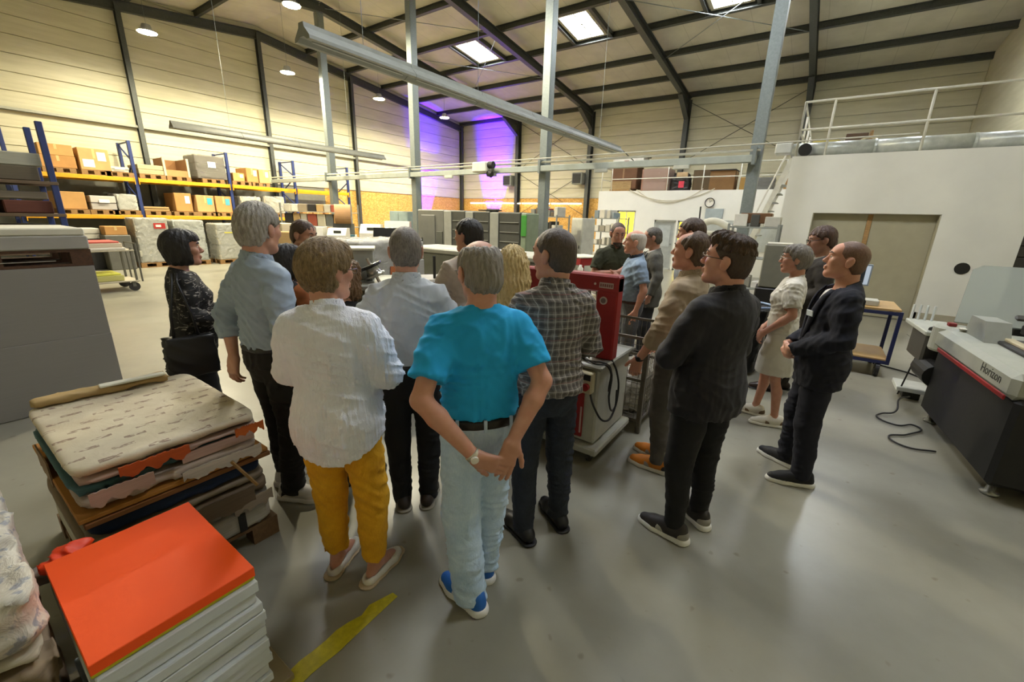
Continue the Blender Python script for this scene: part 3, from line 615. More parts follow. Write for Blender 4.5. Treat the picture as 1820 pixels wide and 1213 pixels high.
for (y, l) in ((3.12, 'pallet under the double-stacked brown carton'), (3.93, 'pallet under the film-wrapped carton'), (4.46, 'pallet under the flat white packs, upper rack'), (5.3, 'pallet under the cream cartons, upper rack'), (6.03, 'pallet under the open crate'), (7.08, 'pallet under the grey wrapped load'), (8.06, 'pallet under the small carton, upper rack'), (8.72, 'pallet under the pair of cartons, upper rack')): far(y, BZ[1]+.001, l)
Z = BZ[1]+.147
carton(RX, 3.15, Z, 1.0, .74, .33, 'lower big brown carton at the start of the upper rack', CB[0], group=g); carton(RX, 3.15, Z+.331, 1.0, .72, .31, 'upper big brown carton stacked at the start of the rack', CB[1], group=g)
o = carton(RX, 3.95, Z, 1.0, .7, .62, 'tall brown carton under clear film with white labels', CB[3], '#dddcd2', group=g); MB().box(.502, .506, -.28, -.02, .08, .3).build('document_pouch', plain('#d8d8d0'), o)
load('paper_packs', RX, 4.47, Z, 1.0, .5, .16, 'flat white paper packs on the upper rack', '#cfcab8', False, 2, 'paper packs', '#e6e4da', g)
load('paper_packs', RX, 5.3, Z, 1.0, .68, .3, 'cream cartons beside the open crate on upper rack', '#b9ab84', False, 2, 'cartons', None, g)
o = thing('open_crate', 'open brown crate with pale corner posts on upper rack', 'crate', (RX, 6.02, Z), 0, g); c = cardboard('#8a6238')
for a in ((-.5, -.46, -.33, .33), (-.5, .5, -.33, -.3), (-.5, .5, .3, .33)): MB().box(*a, .2, .58).build('side', c, o)
MB().box(-.5, .5, -.33, .33, 0, .2).build('lower_board', cardboard('#a58352'), o)
for sy in (-.34, .34): MB().box(.46, .52, sy-.03, sy+.03, 0, .6).build('corner_post', plain('#c9bb98'), o)
load('wrapped_load', RX, 7.08, Z, 1.0, .95, .78, 'tall grey film-wrapped load on the upper rack', '#6f6a62', True, 3, 'wrapped load', '#dcdcd4', g, 3, '#8b877d')
carton(RX, 8.0, Z, .9, .4, .3, 'small brown carton with white label on upper rack', CB[1], '#cfd8d6', group=g); carton(RX, 8.5, Z, .9, .42, .52, 'left of the two tall cartons on upper rack', CB[0], '#d9d7cc', group=g); carton(RX, 8.95, Z, .9, .4, .5, 'right of the two tall cartons on upper rack', CB[3], '#d9d7cc', group=g)
g = 'goods on the lower rack level'; Z = BZ[0]+.147
for (y, l) in ((3.2, 'pallet under the plain brown carton, lower rack'), (3.92, 'pallet under the white boxes, lower rack'), (4.44, 'pallet under the white wrapped load, lower rack'), (5.25, 'pallet under the flat board, lower rack'), (6.05, 'pallet under the single carton, lower rack'), (6.75, 'pallet under the left teal-labelled carton'), (7.24, 'pallet under the right teal-labelled carton'), (8.3, 'pallet under the mixed packs, lower rack'), (9.2, 'pallet under the pale load, lower rack')): far(y, BZ[0]+.001, l)
carton(RX, 3.2, Z, 1.0, .66, .5, 'plain light brown carton on the lower rack', CB[1], tape=False, group=g); load('white_boxes', RX, 3.92, Z, 1.0, .6, .42, 'white boxes in two layers on lower rack', '#bdb8b0', False, 2, 'boxes', '#dfe0da', g); load('wrapped_load', RX, 4.5, Z, 1.0, .5, .48, 'white film-wrapped load beside the blue upright', '#c2bfb2', True, 2, 'wrapped load', None, g, 5)
load('flat_board', RX, 5.25, Z, 1.0, .7, .14, 'flat beige boards on the lower rack', '#b89a64', False, 2, 'boards', None, g)
carton(RX, 6.05, Z, 1.0, .5, .62, 'brown carton with pale blue label on lower rack', CB[0], '#b5dada', False, group=g); carton(RX, 6.72, Z, 1.0, .56, .58, 'left brown carton with teal disc label', CB[3], '#43a9b5', group=g); carton(RX, 7.32, Z, 1.0, .54, .58, 'right brown carton with teal square label', CB[1], '#4f9fb0', group=g)
load('mixed_packs', RX, 8.3, Z, 1.0, .75, .6, 'mixed pale packs on lower rack behind the grey-haired man', '#c0b59c', True, 4, 'packs', None, g, 8); load('wrapped_load', RX, 9.2, Z, 1.0, .8, .65, 'pale wrapped load at the end of the lower rack', '#b5aa90', True, 3, 'wrapped load', None, g, 9)
for k, (y, s, l) in enumerate(((10.6, .5, 'first'), (11.1, .62, 'second'), (11.65, .45, 'third'), (12.2, .55, 'fourth'))): far_pallet(RX, y, .0, 'pallet on the floor of the last rack bay, %s from the left' % l, 'pallets in the last bay', .9, .5); carton(RX, y, .146, .9, .44, 1.4+s, 'tall brown carton on the floor of the last rack bay, %s from the left' % l, CB[k], group='cartons in the last bay')
# wrapped pallets on the floor before the racks
g = 'wrapped pallets before the racks'
for k, (x, y, h, c, l) in enumerate(((-17.6, 4.65, 1.35, '#b3b0a2', 'film-wrapped white pallet load with red label before the racks'), (-17.5, 5.62, 1.3, '#aeb4b0', 'film-wrapped pale blue pallet load before the racks'), (-17.3, 6.75, 1.2, '#a9a595', 'film-wrapped grey pallet load behind the dark-haired woman'), (-16.6, 7.9, 1.15, '#b9b6a9', 'film-wrapped load with white sheet edges behind the tall man'))):
    far_pallet(x, y, 0, 'floor pallet under the %s' % l.replace('film-wrapped ', ''), g, .85, .9); o = load('wrapped_load', x, y, .147, .8, .85, h, l, c, True, 7, 'wrapped load', None, g, 20+k)
    if k == 0: MB().box(.44, .444, .05, .35, 1.05, 1.22).build('red_label', plain('#a8231f'), o); MB().box(.444, .448, .1, .24, 1.1, 1.17).build('label_text_panel', plain('#e8ddd5'), o)
    if k == 2: MB().box(.44, .444, -.2, .2, .9, .94).build('yellow_band', plain('#c7bf4a'), o)
load('white_packs', -17.9, 3.1, .9, .8, .75, .3, 'white paper packs on a dark stand before the racks', '#d2cfc2', False, 2, 'paper packs', None, None); o = tag(MB().bbox(-18.3, -17.5, 2.7, 3.5, 0, .9, .02).build('dark_stand', plain('#2a2925')), 'dark block stand under the white paper packs', 'stand')
carton(-17.3, 3.75, 1.02, .5, .5, .25, 'small brown carton on grey cabinet before the racks', CB[0]); o = tag(MB().bbox(-17.6, -17.0, 3.45, 4.05, 0, 1.02, .02).build('grey_cabinet', plain('#595851')), 'low grey cabinet under the small brown carton', 'cabinet')
carton(-17.2, 4.15, 1.4, .3, .2, .32, 'upright beige carton on the wrapped pallet corner', CB[3]) if False else None
# trolley with paper in front of the racks
t = thing('paper_trolley', 'steel trolley loaded with printed sheets near the racks', 'trolley', (-12.95, 2.25, 0)); sm = plain('#55544c', .5)
for sx in (-.4, .4):
    for sy in (-.75, .68): MB().bbox(sx-.02, sx+.02, sy-.02, sy+.02, .2, .98, .004).build('leg', sm, t)
for z in (.24, .92): MB().bbox(-.45, .45, -.8, .73, z-.03, z, .006).build('shelf_board', plain('#a59e8b'), t)
MB().tube([(-.4, .78, .2), (-.4, .78, 1.05), (.4, .78, 1.05), (.4, .78, .2)], .018, 8).build('push_handle', sm, t)
for sx in (-.38, .38):
    for sy in (-.7, .62): w = MB().tube([(sx-.025, sy, .1), (sx+.025, sy, .1)], .1, 16).build('wheel', plain('#1d1b19'), t); MB().box(sx-.035, sx+.035, sy-.03, sy+.03, .1, .21).build('castor_fork', sm, w)
for k, (z, h, c, l) in enumerate(((.925, .05, '#d8d3c6', 'thin white sheets on the trolley top'), (.977, .09, '#c7b8a2', 'printed brochures stacked on the trolley'), (1.069, .035, '#c25a4e', 'red printed sheets on top of the trolley stack'), (.245, .12, '#b5b06a', 'yellow wrapped packs on the trolley lower shelf'), (.367, .04, '#d2cf52', 'bright yellow sheet pile on the trolley lower shelf'))):
    o = tag(MB().bbox(-.4+.02*k, .42-.02*k, -.7, .6-.04*k, z, z+h, .008).build('paper_pile', paperstack(c, 200.0)), l, 'paper pile', 'piles on the trolley'); o.location = (-12.95, 2.25, 0)
# tall dark pile at the left edge
t = thing('storage_rack', 'crowded dark storage rack of brown and grey bundles at the left edge', 'rack', (-10.9, .9, 0))
for x, y in ((-.5, -1.3), (.5, -1.3), (-.5, .75), (.5, .75)): MB().bbox(x-.04, x+.04, y-.04, y+.04, 0, 3.1, .006).build('post', BLUE, t)
for z in (.5, 1.1, 1.7, 2.2): MB().bbox(-.55, .55, -1.35, .8, z-.05, z, .006).build('shelf', plain('#5b4a38'), t)
for k, (z, h, c) in enumerate(((.5, .45, '#8b897e'), (1.1, .22, '#9a978b'), (1.34, .18, '#77736a'), (1.7, .2, '#5a2f22'), (1.92, .12, '#c9c5b8'), (2.2, .22, '#5b5344'), (2.42, .2, '#9a9a8e'))):
    for j, y0 in enumerate((-1.25, -.55, .1)):
        o = tag(MB().bbox(-.45, .47, y0+.02*((k+j) % 3), y0+.58-.03*(k % 3), z+.001, z+h, .015).build('paper_bundle', paperstack(c if (j+k) % 3 else '#7d7466', 60.0)), 'bundle on the storage rack at left edge, shelf %s, %s' % (('bottom', 'second lower', 'second upper', 'third lower', 'third upper', 'top lower', 'top upper')[k], ('near end', 'middle', 'far end')[j]), 'bundle', 'bundles on the left rack'); o.location = (-10.9, .9, 0)
# ---------------------------------------------------------------- paper stacks in the foreground left
o = thing('paper_block', 'huge grey block of stacked paper on the left', 'paper stack', (-5.5, 0, 0)); gm = paperstack('#8d8984', 400.0, .12)
for i in range(2): MB().bbox(-.95, 0-.003*(i % 2), -.6, 1.0-.002*(i % 3), .005+.6525*i, .0045+.6525*(i+1), .003).build('ream_layer', gm, o)
p = thing('wooden_pallet', 'dark worn pallet lying on the grey paper block', 'pallet', (-5.98, .36, 1.312)); dw = wood('#5a3d29')
for i in range(5): MB().box(-.47+.21*i, -.37+.21*i, -.6, .64, .125, .148).build('top_board', dw, p)
for i in range(3):
    for j in range(3): MB().box(-.47+.42*i, -.37+.42*i, -.6+.55*j, -.46+.55*j, .022, .125).build('block', dw, p)
for i in range(3): MB().box(-.47+.42*i, -.37+.42*i, -.6, .64, 0, .022).build('bottom_board', dw, p)
MB().box(.46, .475, -.2, .4, .05, .056).build('film_shred', plain('#a59f92', .3), p)
o = thing('paper_block', 'white paper stack on top of the worn pallet', 'paper stack', (-5.5, 0, 1.462)); MB().bbox(-.95, .0, -.6, 1.0, 0, .12, .01).build('ream_layer', paperstack('#a5a29b', 300.0, .12), o); MB().bbox(-.94, -.01, -.59, .99, .121, .185, .01).build('top_sheets', paperstack('#d5d1c0', 300.0, .08), o)
# pallet of mixed wrapped paper packs
@memo
def printed():
    t = NT('printed_wrapper'); v = t.tc(); x = t.n('ShaderNodeSeparateXYZ'); t.L(v, x.inputs[0])
    row = t.math('FLOOR', t.math('DIVIDE', x.outputs[0], .085)); fx = t.math('FRACT', t.math('DIVIDE', x.outputs[0], .085))
    yy = t.math('ADD', t.math('DIVIDE', x.outputs[1], .17), t.math('MULTIPLY', row, .37)); fy = t.math('FRACT', yy)
    a = t.math('MULTIPLY', t.math('LESS_THAN', t.math('ABSOLUTE', t.math('SUBTRACT', fx, .5)), .16), t.math('LESS_THAN', t.math('ABSOLUTE', t.math('SUBTRACT', fy, .5)), .24))
    n = t.ramp(t.noise(t.tc(scale=(1, .5, 1)), 70, 2), [(.44, (0, 0, 0, 1)), (.54, (1, 1, 1, 1))]); f = t.math('MULTIPLY', a, n)
    base = t.ramp(t.noise(v, 5, 4), [(.3, '#b8ab90'), (.7, '#cdc3a8')])
    t.set(t.mix(t.math('MULTIPLY', f, .75), base, '#6b4a3d'), .55, norm=t.bump(t.noise(v, 6, 4, .6, 1.0), .3, .02)); return t.m
pl = thing('wooden_pallet', 'low pallet under the mixed wrapped paper packs', 'pallet', (-2.82, .56, 0)); 
for i in range(5): MB().box(-.5+.225*i, -.4+.225*i, -.38, .38, .1, .12).build('top_board', wood('#7a5d3c'), pl)
for i in range(3):
    for j in range(3): MB().box(-.5+.45*i, -.4+.45*i, -.38+.31*j, -.24+.31*j, .0, .1).build('block', wood('#7a5d3c'), pl)
packs = [(.122, .13, '#b5b0a2', 'pale wrapped pack at the bottom with black strap'), (.254, .06, '#8f887a', 'thin grey torn pack second from the bottom'), (.316, .07, '#77664f', 'brown torn pack third from the bottom'), (.388, .05, '#8a7d66', 'grey-brown chipboard in the middle of the pile'), (.44, .08, '#15294a', 'dark blue wrapped pack in the middle of the pile'), (.522, .03, '#8a5a2e', 'brown card sheets above the blue pack'), (.554, .025, '#b0772c', 'orange-brown card sheets above the blue pack'), (.581, .06, '#b8a796', 'cream wrapped pack with green print'), (.643, .05, '#3f6468', 'teal wrapped pack near the top'), (.695, .045, '#b39a8c', 'pinkish wrapped pack under the top sheet'), (.742, .058, '#c6bba2', 'top wrapped pack printed with brown marks')]
for i, (z, h, c, l) in enumerate(packs):
    B = SDF(); r = random.Random(i); sx, sy = .5+r.uniform(-.012, .012), .375+r.uniform(-.012, .012)
    if i == 8: sx = .47
    B.loft([(0, sx, sy, sy), (h/2, sx, sy, sy), (h, sx, sy, sy)], -.006, n=14); B.disp(folds(.004 if h > .04 else .002, 22, i, (1, 1, .5)))
    mt = printed() if i == 10 else paperstack(c, 90.0, .3)
    o = tag(MB().bbox(-sx, sx, -sy, sy, 0, h-.004, .004).build('paper_pack', mt) if h <= .03 else qmesh('paper_pack', [B.mesh(.0175)], mt), l, 'paper pack', 'packs on the mixed paper pallet'); o.location = (-2.81+r.uniform(-.01, .01), .56+r.uniform(-.008, .008), z+.003)
    if i == 0:
        for yy in (-.12, .2): MB().box(sx-.004, sx+.004, yy-.018, yy+.018, .01, h-.01).build('strap', plain('#1d1b18'), o)
    if i == 8:
        MB().box(sx+.0, sx+.014, .0, .33, .0, h).build('torn_wrapper', paperstack('#b89a8a', 40.0), o)
# torn wrappers hanging on the +x and -y faces
def shred(x, y, z, w, h, face, col, label, seed):
    r = random.Random(seed); n = 26; top = [(-w/2+w*i/n, h/2+r.uniform(-.004, .004)) for i in range(n+1)]; bot = [(w/2-w*i/n, -h/2+.012*math.sin(i*.7+seed)+r.uniform(-.007, .007)) for i in range(n+1)]
    M = Matrix.Translation((x, y, z)) @ (Matrix(((0, 0, 1, 0), (1, 0, 0, 0), (0, 1, 0, 0), (0, 0, 0, 1))) if face == 'x' else Matrix(((1, 0, 0, 0), (0, 0, -1, 0), (0, 1, 0, 0), (0, 0, 0, 1))))
    o = MB().prism((top+bot)[::-1], -.003, .003, M).build('torn_wrapper', paperstack(col, 30.0, .35)); return tag(o, label, 'torn paper', 'torn wrappers on the mixed paper pallet')
for a in ((-2.289, .86, .73, .14, .045, 'x', '#c4601a', 'orange torn flap near the far corner of the mixed pallet'), (-2.29, .46, .735, .26, .05, 'x', '#b5531c', 'long orange torn wrapper along the top edge of the mixed pallet'), (-2.284, .33, .66, .22, .06, 'x', '#b79c8d', 'pinkish torn wrapper below the orange strip'), (-2.286, .72, .6, .36, .055, 'x', '#c2b7a6', 'cream torn wrapper in the middle of the near side'), (-2.28, .58, .35, .5, .1, 'x', '#6d5b45', 'brown torn wrapper low on the near side'), (-2.284, .82, .3, .2, .07, 'x', '#a0917c', 'beige torn wrapper low at the far corner'), (-2.95, .172, .6, .3, .12, 'y', '#8d7458', 'brown torn wrapper on the end of the mixed pallet')): shred(*a, seed=int(a[1]*100))
o = tag(MB().beam((-2.26, .74, .60), (-2.2, .82, .44), .012, .012).build('wooden_stick', wood('#a8834f')), 'thin wooden stick poking out of the paper packs', 'stick')
B = SDF(); B.loft([(0, .29, .055, .055), (.035, .29, .05, .05)], 0, n=10); B.disp(folds(.006, 30, 4, (1, 1, .3))); o = tag(qmesh('cardboard_strip', [B.mesh(.012)], cardboard('#a58a58')), 'folded brown cardboard strip on the back edge of the top pack', 'cardboard'); o.location = (-3.25, .5, .806); o.rotation_euler = (0, 0, R(86)); MB().bbox(-.02, .28, -.055, .0, .036, .05, .004).build('white_paper_strip', plain('#d3d2c2'), o)
# orange paper stack in the front corner
o = thing('paper_stack', 'stack of white paper topped with fluorescent orange sheets', 'paper stack', (-1.785, .27, 0)); RO = random.Random(3)
MB().bbox(-.36, .36, -.28, .28, 0, .03, .004).build('base_board', plain('#8f8160'), o)
z = .03
for i in range(11):
    h = .038+RO.uniform(0, .012); dx, dy = RO.uniform(-.012, .014), RO.uniform(-.008, .012); a = RO.uniform(-.012, .012); M = Matrix.Rotation(a, 4, 'Z')
    MB().bbox(-.315+dx, .315+dx, -.222+dy, .222+dy, z, z+h-.003, .003, M).build('white_ream', paperstack('#cdd2d2', 500.0, .1), o); z += h
MB().bbox(-.32, .3, -.225, .222, z, z+.014, .002).build('yellow_sheets', plain('#c9c416', .6), o); z += .0145
MB().bbox(-.312, .305, -.225, .225, z, z+.04, .002).build('orange_sheets', plain('#ff5606', .55, 0, .03), o); MB().bbox(-.325, -.313, -.16, .2, z-.12, z+.03, .003).build('yellow_side_card', plain('#9c8a1c', .6), o)
OZ = z
B = SDF(); B.ell((0, 0, 0), (.05, .07, .03)); B.ell((-.03, .03, .02), (.04, .06, .02)); B.disp(folds(.012, 40, 2, (1, 1, .4))); q = qmesh('crumpled_orange_wrapper', [B.mesh(.008)], plain('#e8400a', .5), o); q.location = (-.33, -.17, OZ+.01)
B = SDF(); B.ell((0, 0, 0), (.05, .15, .035)); B.disp(folds(.02, 26, 5, (1, .5, .8))); q = tag(qmesh('crumpled_paper', [B.mesh(.01)], plain('#a5978a', .6)), 'crumpled pale wrapping paper behind the orange stack', 'crumpled paper'); q.location = (-2.17, .1, .50); q.rotation_euler = (R(10), 0, R(-30))
MB().bbox(-2.2, -1.98, .0, .2, 0, .465, .02).build('x', None) if False else None
# white-and-blue wrapped stack at the very edge
o = thing('wrapped_stack', 'paper stack in torn white and blue wrapper at the left edge', 'paper stack', (-2.1, -.28, 0))
@memo
def bluewrap():
    t = NT('blue_print_wrapper'); v = t.tc(); n = t.noise(t.tc(scale=(1, 1, 1)), 9, 4, .6, 1.5); m = t.ramp(t.noise(v, 28, 2), [(.55, (0, 0, 0, 1)), (.62, (1, 1, 1, 1))])
    t.set(t.mix(t.math('MULTIPLY', m, .6), t.ramp(n, [(.3, '#a8a294'), (.7, '#d6d2c4')]), '#5f6c86'), .55, norm=t.bump(n, .6, .03)); return t.m
for i, (z0, h, mt, ins) in enumerate(((.0, .1, wood('#6b553a'), .0), (.101, .33, plastic_film('#b9bcbc', 1.0), .02), (.432, .1, paperstack('#8f7d62', 60.0, .3), .0), (.533, .05, paperstack('#c5bda8', 200.0), .015), (.584, .2, bluewrap(), .0))):
    B = SDF(); B.loft([(0, .46-ins, .3-ins, .3), (h/2, .46-ins, .3-ins, .3), (h, .46-ins, .3-ins, .3)], -.008, n=12); B.disp(folds(.012, 24, 30+i, (1, 1, .6))); q = qmesh('wrapped_pack', [B.mesh(.018)], mt, o); q.location = (0, 0, z0+.004)
MB().prism([(0, 0), (.12, .02), (.05, .16)], -.003, .003, Matrix.Translation((.455, -.1, .2)) @ Matrix(((0, 0, 1, 0), (1, 0, 0, 0), (0, 1, 0, 0), (0, 0, 0, 1)))).build('paper_scrap', plain('#c4ab7a'), o)
# ---------------------------------------------------------------- strapping machine with red arch
RED = plain('#8d1416', .45, 0, .15, 9.0); CRM = plain('#b3b3a6', .5, 0, .12, 7.0); LG = plain('#a9aca4', .5); DKG = plain('#3a3a36', .5)
s = thing('strapping_machine', 'strapping machine with red arch and off-white base on castors', 'machine', (0, 0, 0))
MB().bbox(-1.92, -1.14, 2.78, 3.4, .16, .78, .015).build('cabinet', CRM, s); MB().bbox(-1.84, -1.24, 2.762, 2.78, .2, .62, .006).build('red_front_panel', RED, s)
m = MB()
for i in range(5): m.box(-1.62+.09*i, -1.608+.09*i, 2.757, 2.762, .24, .46)
m.build('panel_slots', plain('#c9b0a8'), s)
MB().bbox(-1.95, -1.11, 2.74, 3.43, .78, .815, .01).build('table_top', metal('#a3a49c', .35), s)
MB().bbox(-1.95, -1.09, 2.72, 3.45, .09, .15, .012).build('base_frame', CRM, s)
MB().bbox(-1.92, -1.76, 2.94, 3.05, .81, 1.45, .012).build('arch_post', RED, s); MB().bbox(-1.29, -1.12, 2.94, 3.05, .81, 1.45, .012).build('arch_post', RED, s); MB().bbox(-1.96, -1.12, 2.935, 3.055, 1.33, 1.46, .012).build('arch_beam', RED, s)
pb = MB().bbox(-1.43, -1.16, 2.7, 2.765, .6, .77, .01).build('control_panel', plain('#bfb796', .5), s); MB().tube([(-1.2, 2.7, .66), (-1.2, 2.672, .66)], .028, 14).build('stop_knob', RED, pb); MB().box(-1.23, -1.17, 2.694, 2.7, .71, .755).build('switch_plate', plain('#191816'), pb); MB().box(-1.42, -1.25, 2.696, 2.7, .605, .632).build('yellow_stripe', plain('#c9a33a'), pb)
MF_ = Matrix.Rotation(R(90), 4, 'X'); text('ce_mark', 'CE', .05, plain('#2b3a3a'), Matrix.Translation((-1.3, 2.699, .68)) @ MF_, pb); MB().tube([(-1.37, 2.7, .68), (-1.37, 2.695, .68)], .022, 14).build('blue_disc', plain('#2b6470'), pb)
b = MB().box(-1.265, -1.155, 2.93, 2.9352, 1.365, 1.405).build('maker_plate', plain('#b9a9a4'), s); text('maker_text', 'REISOPACK', .016, plain('#6b2a2a'), Matrix.Translation((-1.21, 2.9295, 1.385)) @ MF_, b) if False else text('maker_text', 'SIGNODE', .019, plain('#6b3a38'), Matrix.Translation((-1.21, 2.9295, 1.385)) @ MF_, b) if False else None
m = MB()
for i in range(6): m.box(-1.257+.017*i, -1.246+.017*i, 2.928, 2.93, 1.374, 1.396)
m.build('maker_letters', plain('#7d4a48'), b)
MB().tube([(-1.225, 2.94, 1.27), (-1.225, 2.934, 1.27)], .03, 20).build('round_sticker', plain('#b9aea8'), s); MB().tube([(-1.225, 2.934, 1.27), (-1.225, 2.932, 1.27)], .02, 16).build('sticker_print', plain('#6b5a58'), s); MB().tube([(-1.3, 2.936, 1.39), (-1.3, 2.93, 1.39)], .009, 10).build('rivet', plain('#c9b5b0'), s)
for x in (-1.86, -1.17):
    for y in (2.8, 3.36): w = MB().tube([(x-.014, y, .04), (x+.014, y, .04)], .04, 14).build('castor_wheel', plain('#2a2825'), s); MB().box(x-.024, x+.024, y-.02, y+.02, .045, .092).build('castor_fork', metal('#77786f'), w)
cb = plain('#1b1a18', .5)
for k, pts in enumerate(([(-1.32, 2.85, .82), (-1.22, 2.8, .83), (-1.13, 2.82, .83), (-1.1, 2.9, .76), (-1.09, 2.9, .5), (-1.08, 2.98, .4), (-1.08, 3.05, .5), (-1.09, 3.0, .72), (-1.12, 2.95, .82)], [(-1.5, 2.86, .82), (-1.4, 2.78, .84), (-1.3, 2.83, .83), (-1.18, 2.79, .82), (-1.1, 2.84, .8), (-1.085, 2.86, .6)], [(-1.2, 2.755, .62), (-1.13, 2.72, .5), (-1.07, 2.8, .38), (-1.06, 2.95, .42), (-1.08, 3.02, .56)])):
    c = bpy.data.curves.new('c', 'CURVE'); c.dimensions = '3D'; sp = c.splines.new('BEZIER'); sp.bezier_points.add(len(pts)-1)
    for q, p_ in zip(sp.bezier_points, pts): q.co = p_; q.handle_left_type = q.handle_right_type = 'AUTO'
    c.bevel_depth = .008; c.bevel_resolution = 2; c.resolution_u = 6; t_ = bpy.data.objects.new('c', c); COL.objects.link(t_); me = bpy.data.meshes.new_from_object(t_.evaluated_get(bpy.context.evaluated_depsgraph_get())); bpy.data.objects.remove(t_); bpy.data.curves.remove(c); me.name = 'cable'; me.materials.clear(); me.shade_smooth(); link('cable', me, cb, s)
B = SDF()
for i in range(16): a = i*.9; B.cone((-1.55+.09*math.cos(a), 2.88+.06*math.sin(a*1.3), .825+.012*(i % 4)), (-1.55+.09*math.cos(a+.9), 2.88+.06*math.sin((a+.9)*1.3), .825+.012*((i+1) % 4)), .007, None, k=.002)
tag(qmesh('strap_coil', [B.mesh(.005)], plain('#3b3832', .4)), 'tangled dark strap lying on the strapping machine table', 'strap')
# wire mesh container behind it
w = thing('mesh_container', 'wire mesh container full of film behind the strapping machine', 'mesh container', (-1.52, 3.86, 0)); WM = metal('#6b655a', .5)
for x in (-.5, .5):
    for y in (-.37, .37): MB().bbox(x-.02, x+.02, y-.02, y+.02, 0, .9, .004).build('corner_post', WM, w)
for z in (.12, .5, .88):
    m = MB()
    for a, b in (((-.5, -.37, z), (.5, -.37, z)), ((.5, -.37, z), (.5, .37, z)), ((.5, .37, z), (-.5, .37, z)), ((-.5, .37, z), (-.5, -.37, z))): m.beam(a, b, .02, .025)
    m.build('rim_bar', WM, w)
m = MB()
for i in range(1, 20):
    t_ = -.5+i*.05; m.tube([(t_, -.37, .12), (t_, -.37, .88)], .0025, 4).tube([(t_, .37, .12), (t_, .37, .88)], .0025, 4)
for i in range(1, 15): t_ = -.37+i*.05; m.tube([(.5, t_, .12), (.5, t_, .88)], .0025, 4).tube([(-.5, t_, .12), (-.5, t_, .88)], .0025, 4)
for i in range(1, 16):
    z = .12+i*.05; m.tube([(-.5, -.37, z), (.5, -.37, z)], .0025, 4).tube([(.5, -.37, z), (.5, .37, z)], .0025, 4)
o = m.build('wire_mesh', WM, w); o['kind'] = 'stuff'; MB().bbox(-.5, .5, -.37, .37, .09, .12, .004).build('floor_plate', WM, w)
B = SDF(); B.loft([(0, .44, .31, .31), (.25, .42, .3, .3), (.38, .3, .2, .2)], 0, n=5); B.disp(folds(.035, 13, 8, (1, 1, .7))); o = tag(qmesh('waste_film', [B.mesh(.02)], plastic_film('#a09a8b', .9)), 'crumpled waste film heaped inside the mesh container', 'waste film'); o.location = (-1.52, 3.86, .135)
# low film-wrapped pallet right of it
far_pallet(-1.1, 3.72, 0, 'x', 'x') if False else None
# ---------------------------------------------------------------- grey offset press behind the group
pr = thing('offset_press', 'large dark grey offset printing press cabinet in the middle distance', 'printing press', (0, 0, 0)); PG = plain('#6a6a62', .45, 0, .08); PD = plain('#45453f', .45); PLt = plain('#8f8f85', .45)
ux = (-9.85, -8.75, -7.95, -7.1, -6.12)
for i in range(4):
    MB().bbox(ux[i]+.01, ux[i+1]-.01, 9.02, 9.6, .1, 2.0-.01*i, .03).build('press_unit', PD if i else PG, pr)
    if i: 
        MB().bbox(ux[i]+.02, ux[i]+.3, 8.985, 9.02, .3, 1.98-.01*i, .01).build('unit_door', PLt, pr)
        for k in range(5): MB().box(ux[i]+.34, ux[i+1]-.06, 9.0, 9.02, .75+.24*k, .765+.24*k).build('step_bar', PLt, pr)
d = MB().bbox(ux[0]+.2, ux[0]+.75, 8.985, 9.02, .35, 1.85, .012).build('front_door', PG, pr); MB().bbox(ux[0]+.22, ux[0]+.25, 8.96, 8.985, 1.0, 1.2, .004).build('door_handle', cb, d); MB().bbox(ux[0]+.82, ux[0]+1.05, 8.98, 9.02, 1.05, 1.4, .006).build('control_window', plain('#55564e', .3), pr)
MB().bbox(-6.12, -5.95, 9.02, 9.6, .1, 1.95, .02).build('delivery_side', plain('#7d8a72', .5), pr); MB().bbox(-6.1, -5.94, 9.0, 9.02, 1.4, 1.9, .006).build('green_notice', plain('#3f8a35', .5), pr)
o = thing('laptop', 'black open laptop lying on top of the press', 'laptop', (-7.25, 9.2, 1.992)); MB().bbox(-.3, .3, -.12, .14, 0, .03, .006).build('base', plain('#161514'), o); MB().bbox(-.22, .2, .1, .13, .03, .12, .005, Matrix.Rotation(R(-25), 4, 'X')).build('screen', plain('#1b1a19'), o)
du = thing('press_delivery', 'light grey press delivery unit behind the black-haired man', 'machine', (0, 0, 0)); MB().bbox(-6.3, -3.35, 5.5, 6.3, .12, 1.2, .03).build('housing', plain('#85867c', .5), du); MB().bbox(-6.35, -3.3, 5.45, 6.35, 1.2, 1.28, .02).build('top_cover', plain('#b5b4a4', .45), du); MB().bbox(-3.95, -3.45, 5.478, 5.5, .4, 1.05, .01).build('side_door', plain('#77786f', .5), du); MB().bbox(-4.9, -4.2, 5.478, 5.5, .4, 1.05, .01).build('side_door', plain('#77786f', .5), du)
# ---------------------------------------------------------------- stitching machine with the two chrome spools
st = thing('stitching_machine', 'grey-green stitching machine with control ledge in the middle of the group', 'machine', (0, 0, 0)); SG = plain('#5f6053', .5)
Mr = Matrix.Translation((-3.86, 3.08, 0)) @ Matrix.Rotation(R(52), 4, 'Z')
MB().bbox(-.55, .75, -.35, .35, .1, 1.08, .03, Mr).build('housing', SG, st); MB().bbox(-.6, .8, -.4, .4, 1.08, 1.14, .015, Mr).build('table', plain('#8d8d80', .4), st); MB().bbox(.1, .7, -.38, -.2, 1.14, 1.16, .004, Mr).build('black_tray', plain('#181715'), st)
MB().bbox(-.56, -.15, .0, .35, 1.14, 1.46, .01, Mr).build('feeder_box', plain('#9b9c94', .5), st); MB().bbox(-.58, -.13, -.02, .37, 1.46, 1.485, .005, Mr).build('feeder_lid', plain('#d8d4be', .5), st)
